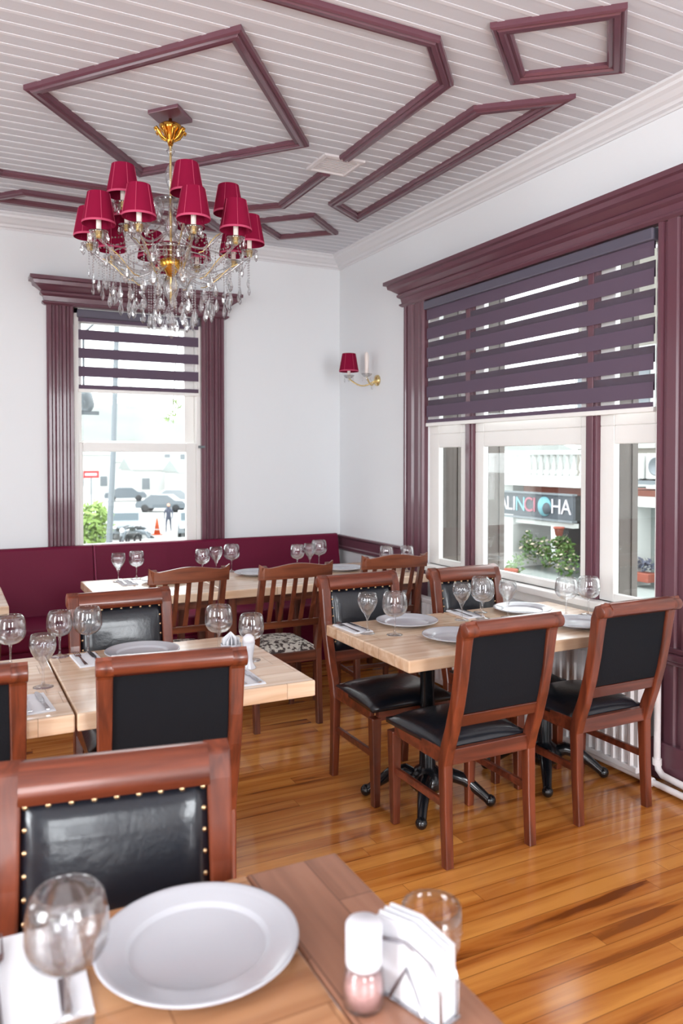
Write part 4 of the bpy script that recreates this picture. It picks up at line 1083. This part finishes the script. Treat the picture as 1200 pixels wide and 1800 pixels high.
def shrub(name, loc, cents, n, size, label, cat='shrub', flowers=0, trunk=True, group=None, m_='leaf'):
    t = thing(name, loc, label=label, cat=cat, group=group)
    mb = MB()
    for c, r_ in cents: leaf_cloud(mb, c, r_, n, size)
    mb.build('foliage', m_, t)
    if trunk: MB().tube([(0,0,0),(0.03,0,cents[0][0][2])], [0.05,0.03], 8).build('trunk', 'bark', t)
    if flowers:
        mb = MB()
        for c, r_ in cents: leaf_cloud(mb, c, (r_[0]*1.05, r_[1]*1.05, r_[2]*1.05), flowers, size*0.8)
        mb.build('blossom', 'blossom', t)
    return t
shrub('young_tree', (2.95, 18.5, GZ), [((0,0,2.4),(0.45,0.4,0.6)), ((0.1,0,3.1),(0.4,0.4,0.5))], 420, 0.09, 'leafy green young tree at the lower left of the back window', 'tree', m_='leaf_light')
hv = shrub('hanging_vine', (1.79, 6.8, 1.92), [((0,0,0.0),(0.07,0.07,0.07)), ((0.04,0,0.10),(0.07,0.07,0.06))], 22, 0.024, 'small bright green leafy twig at the upper right of the back window', 'vine', trunk=False, m_='leaf_light')
MB().tube([(0,0,0),(0.01,-0.05,0.4),(0.0,-0.30,0.9),(0,-0.54,1.0)], 0.004, 6).build('stem', 'bark', hv)

# neighbour across the terrace, seen through the big window
XF = 8.0
nb_ = thing('neighbour_building', (XF, 9.0, -0.10), label='white neighbouring building with a balcony beyond the big window', cat='building')
def nbx(nm, y0_, y1_, z0_, z1_, m_, x0_=0.0, x1_=0.5, bevel=0.0, par=None):
    return MB().box((x0_, y0_-9.0, z0_+0.10), (x1_, y1_-9.0, z1_+0.10)).build(nm, m_, par or nb_, bevel=bevel)
nbx('wall', 9.75, 10.05, -0.1, 1.14, 'render_white'); nbx('wall', 6.0, 8.17, 1.06, 1.14, 'brick_red')
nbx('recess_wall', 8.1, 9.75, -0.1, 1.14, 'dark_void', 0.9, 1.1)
nbx('brick_band', 8.05, 9.45, 1.02, 1.14, 'brick_red', -0.04, 0.5)
nbx('balcony_slab', 8.05, 10.08, 1.14, 1.24, 'render_white', -0.25, 1.2)
nbx('balcony_base', 8.05, 10.06, 1.24, 1.30, 'render_white', -0.22, -0.05)
nbx('balcony_rail', 8.05, 10.07, 1.60, 1.66, 'render_white', -0.23, -0.04, 0.01)
bal = MB().lathe([(0.001,0),(0.035,0),(0.035,0.03),(0.018,0.05),(0.042,0.11),(0.036,0.16),(0.018,0.22),(0.030,0.27),(0.030,0.30),(0.001,0.30)], n=12)
bm_ = None
for i in range(15):
    if bm_ is None: o = bal.build('baluster', 'render_white', nb_); bm_ = o.data
    else: o = bpy.data.objects.new('baluster', bm_); COL.objects.link(o); o.parent = nb_
    o.location = (-0.135, 8.12-9.0+0.135*i, 1.40)
nbx('upper_wall', 6.0, 9.6, 1.24, 4.6, 'render_cream', 1.2, 1.6)
for y_ in (6.9, 8.0, 9.0): nbx('upper_window', y_, y_+0.6, 1.7, 3.2, 'render_white', 1.14, 1.2); nbx('upper_glass', y_+0.08, y_+0.52, 1.78, 3.1, 'metal_grey', 1.12, 1.14)
nbx('side_wall', 6.0, 7.22, 0.93, 1.06, 'render_white', -0.1, 0.5); nbx('side_wall', 7.20, 8.15, -0.1, 1.06, 'render_white', -0.1, 0.5)
nbx('niche_back', 6.0, 7.22, -0.1, 0.93, 'slab_grey', 0.18, 0.5)
nbx('pillar', 9.32, 9.75, -0.1, 0.70, 'render_white', -0.35, 0.4)
nbx('canopy_beam', 8.10, 9.35, 0.58, 0.64, 'render_white', -0.30, -0.20)
nbx('equipment_shelf', 6.2, 7.42, 1.22, 1.27, 'metal_grey', -0.15, 0.5)
# sign board with its lettering
sg = thing('shop_sign', (XF-0.34, 8.93, 0.86), label='grey shop sign board with pale capital letters over the flower bed', cat='sign')
MB().box((0, -0.86, -0.17), (0.05, 0.78, 0.17)).build('board', 'sign_board', sg, bevel=0.005)
MB().box((-0.03, -0.88, -0.20), (0.06, 0.80, -0.17)).build('lower_edge', 'metal_grey', sg)
MB().box((-0.03, -0.88, 0.17), (0.06, 0.80, 0.195)).build('upper_edge', 'metal_grey', sg)
def letter(ch_, y_, h, m_):
    cu = bpy.data.curves.new('letter', 'FONT'); cu.body = ch_; cu.size = h; cu.extrude = 0.006; cu.align_x = 'CENTER'; cu.align_y = 'CENTER'
    o = bpy.data.objects.new('tmp', cu); COL.objects.link(o); bpy.context.view_layer.update()
    me = bpy.data.meshes.new_from_object(o); bpy.data.objects.remove(o); me.materials.clear(); me.materials.append(MATS[m_])
    q = bpy.data.objects.new('letter', me); COL.objects.link(q); q.parent = sg
    q.location = (-0.010, y_, 0.0); q.rotation_euler = (R(90), 0, R(-90)); return q
for ch_, y_, m_ in (('A', 0.62, 'sign_white'), ('L', 0.47, 'sign_white'), ('I', 0.36, 'sign_white'), ('N', 0.22, 'sign_teal'), ('C', 0.04, 'sign_pink'), ('I', -0.09, 'sign_pink'), ('H', -0.54, 'sign_white'), ('A', -0.74, 'sign_white')):
    letter(ch_, y_, 0.30, m_)
MB().lathe([(0.001,0),(0.14,0),(0.14,0.012),(0.001,0.012)], (-0.012, -0.30, 0), 24, rot=Matrix.Rotation(pi/2, 3, 'Y')).build('round_emblem', 'sign_teal', sg)
MB().lathe([(0.001,0),(0.085,0),(0.085,0.010),(0.001,0.010)], (-0.016, -0.35, -0.03), 20, rot=Matrix.Rotation(pi/2, 3, 'Y')).build('emblem_centre', 'sign_board', sg)
# planting, pots, lamps, AC
shrub('flower_bed', (7.75, 8.75, -0.10), [((0,0.30,0.32),(0.14,0.20,0.26)), ((0,-0.1,0.30),(0.16,0.25,0.24)), ((-0.05,-0.5,0.22),(0.16,0.25,0.26)), ((0,-0.4,0.45),(0.1,0.2,0.12))], 260, 0.035, 'bushy green flower bed with pale blossoms under the shop sign', 'flowers', flowers=45, trunk=False)
def pot(x, y_, z, r_, h, label, plant=True):
    t = thing('flower_pot', (x, y_, z), label=label, cat='pot')
    MB().lathe([(0.001,0),(r_*0.65,0),(r_*0.95,h*0.8),(r_*1.1,h*0.8),(r_*1.1,h),(r_*0.9,h),(r_*0.85,h*0.85),(0.001,h*0.85)], n=18).build('clay_pot', 'terracotta', t)
    if plant:
        mb = MB(); leaf_cloud(mb, (0,0,h*1.4), (r_,r_,h*0.8), 70, r_*0.35); mb.build('plant', 'leaf', t)
pot(6.2, 7.62, 0.02, 0.10, 0.16, 'terracotta pot on the white terrace wall beside the pillar', False)
pot(7.55, 8.22, 0.48, 0.07, 0.12, 'small terracotta pot hanging at the right of the flower bed', False)
tag(MB().box((6.0, 6.9, -0.10), (6.4, 8.1, 0.015)).build('terrace_wall', 'render_white', bevel=0.01), 'low white ledge on the terrace in front of the neighbour', 'ledge')
for k, (ya_, yb_) in enumerate(((5.2, 7.6), (4.6, 7.3))):
    tag(MB().box((5.6-0.7*k, ya_, -0.10), (5.75-0.7*k, yb_, -0.02-0.03*k)).build('terrace_step', 'render_white', bevel=0.01), ('upper' if k == 0 else 'lower')+' white step edge on the pale terrace outside the big window', 'step')
t = thing('window_box', (7.95, 7.10, -0.02), label='red planter with dark sprigs in the white niche at the far right pane', cat='planter')
MB().box((-0.1,-0.15,0),(0.1,0.15,0.11)).build('trough', 'terracotta', t, bevel=0.006)
mb = MB(); leaf_cloud(mb, (0,0,0.2), (0.08,0.14,0.1), 60, 0.035); mb.build('plant', 'coat_dark', t)
def ac(y_, label):
    t = thing('air_conditioner', (7.95, y_, 1.27), label=label, cat='air conditioner', group='air conditioners on the neighbour shelf')
    MB().box((-0.12,-0.20,0.02),(0.14,0.20,0.34)).build('housing', 'render_white', t, bevel=0.012)
    MB().lathe([(0.001,0),(0.115,0),(0.115,0.012),(0.10,0.012),(0.095,0.004),(0.001,0.004)], (-0.12,0.04,0.18), 24, rot=Matrix.Rotation(-pi/2, 3, 'Y')).build('fan_grille', 'metal_grey', t)
    for q in (-0.14, 0.14): MB().box((-0.1,q-0.02,0),(0.12,q+0.02,0.02)).build('foot', 'tyre', t)
ac(7.22, 'white air conditioner unit with a round grey fan, left of two on the shelf')
ac(6.78, 'white air conditioner unit cut by the window post, right of two on the shelf')
shrub('garden_shrub', (6.9, 8.35, -0.10), [((0,0,0.16),(0.12,0.12,0.2))], 120, 0.04, 'small dark green shrub left of the white pillar', 'shrub', trunk=True)
shrub('dark_tree', (9.5, 12.6, GZ), [((0,0,2.6),(1.0,1.0,1.0)), ((0.3,0,3.4),(0.7,0.7,0.6))], 500, 0.12, 'dark green tree at the far end of the terrace, left of the neighbour', 'tree')
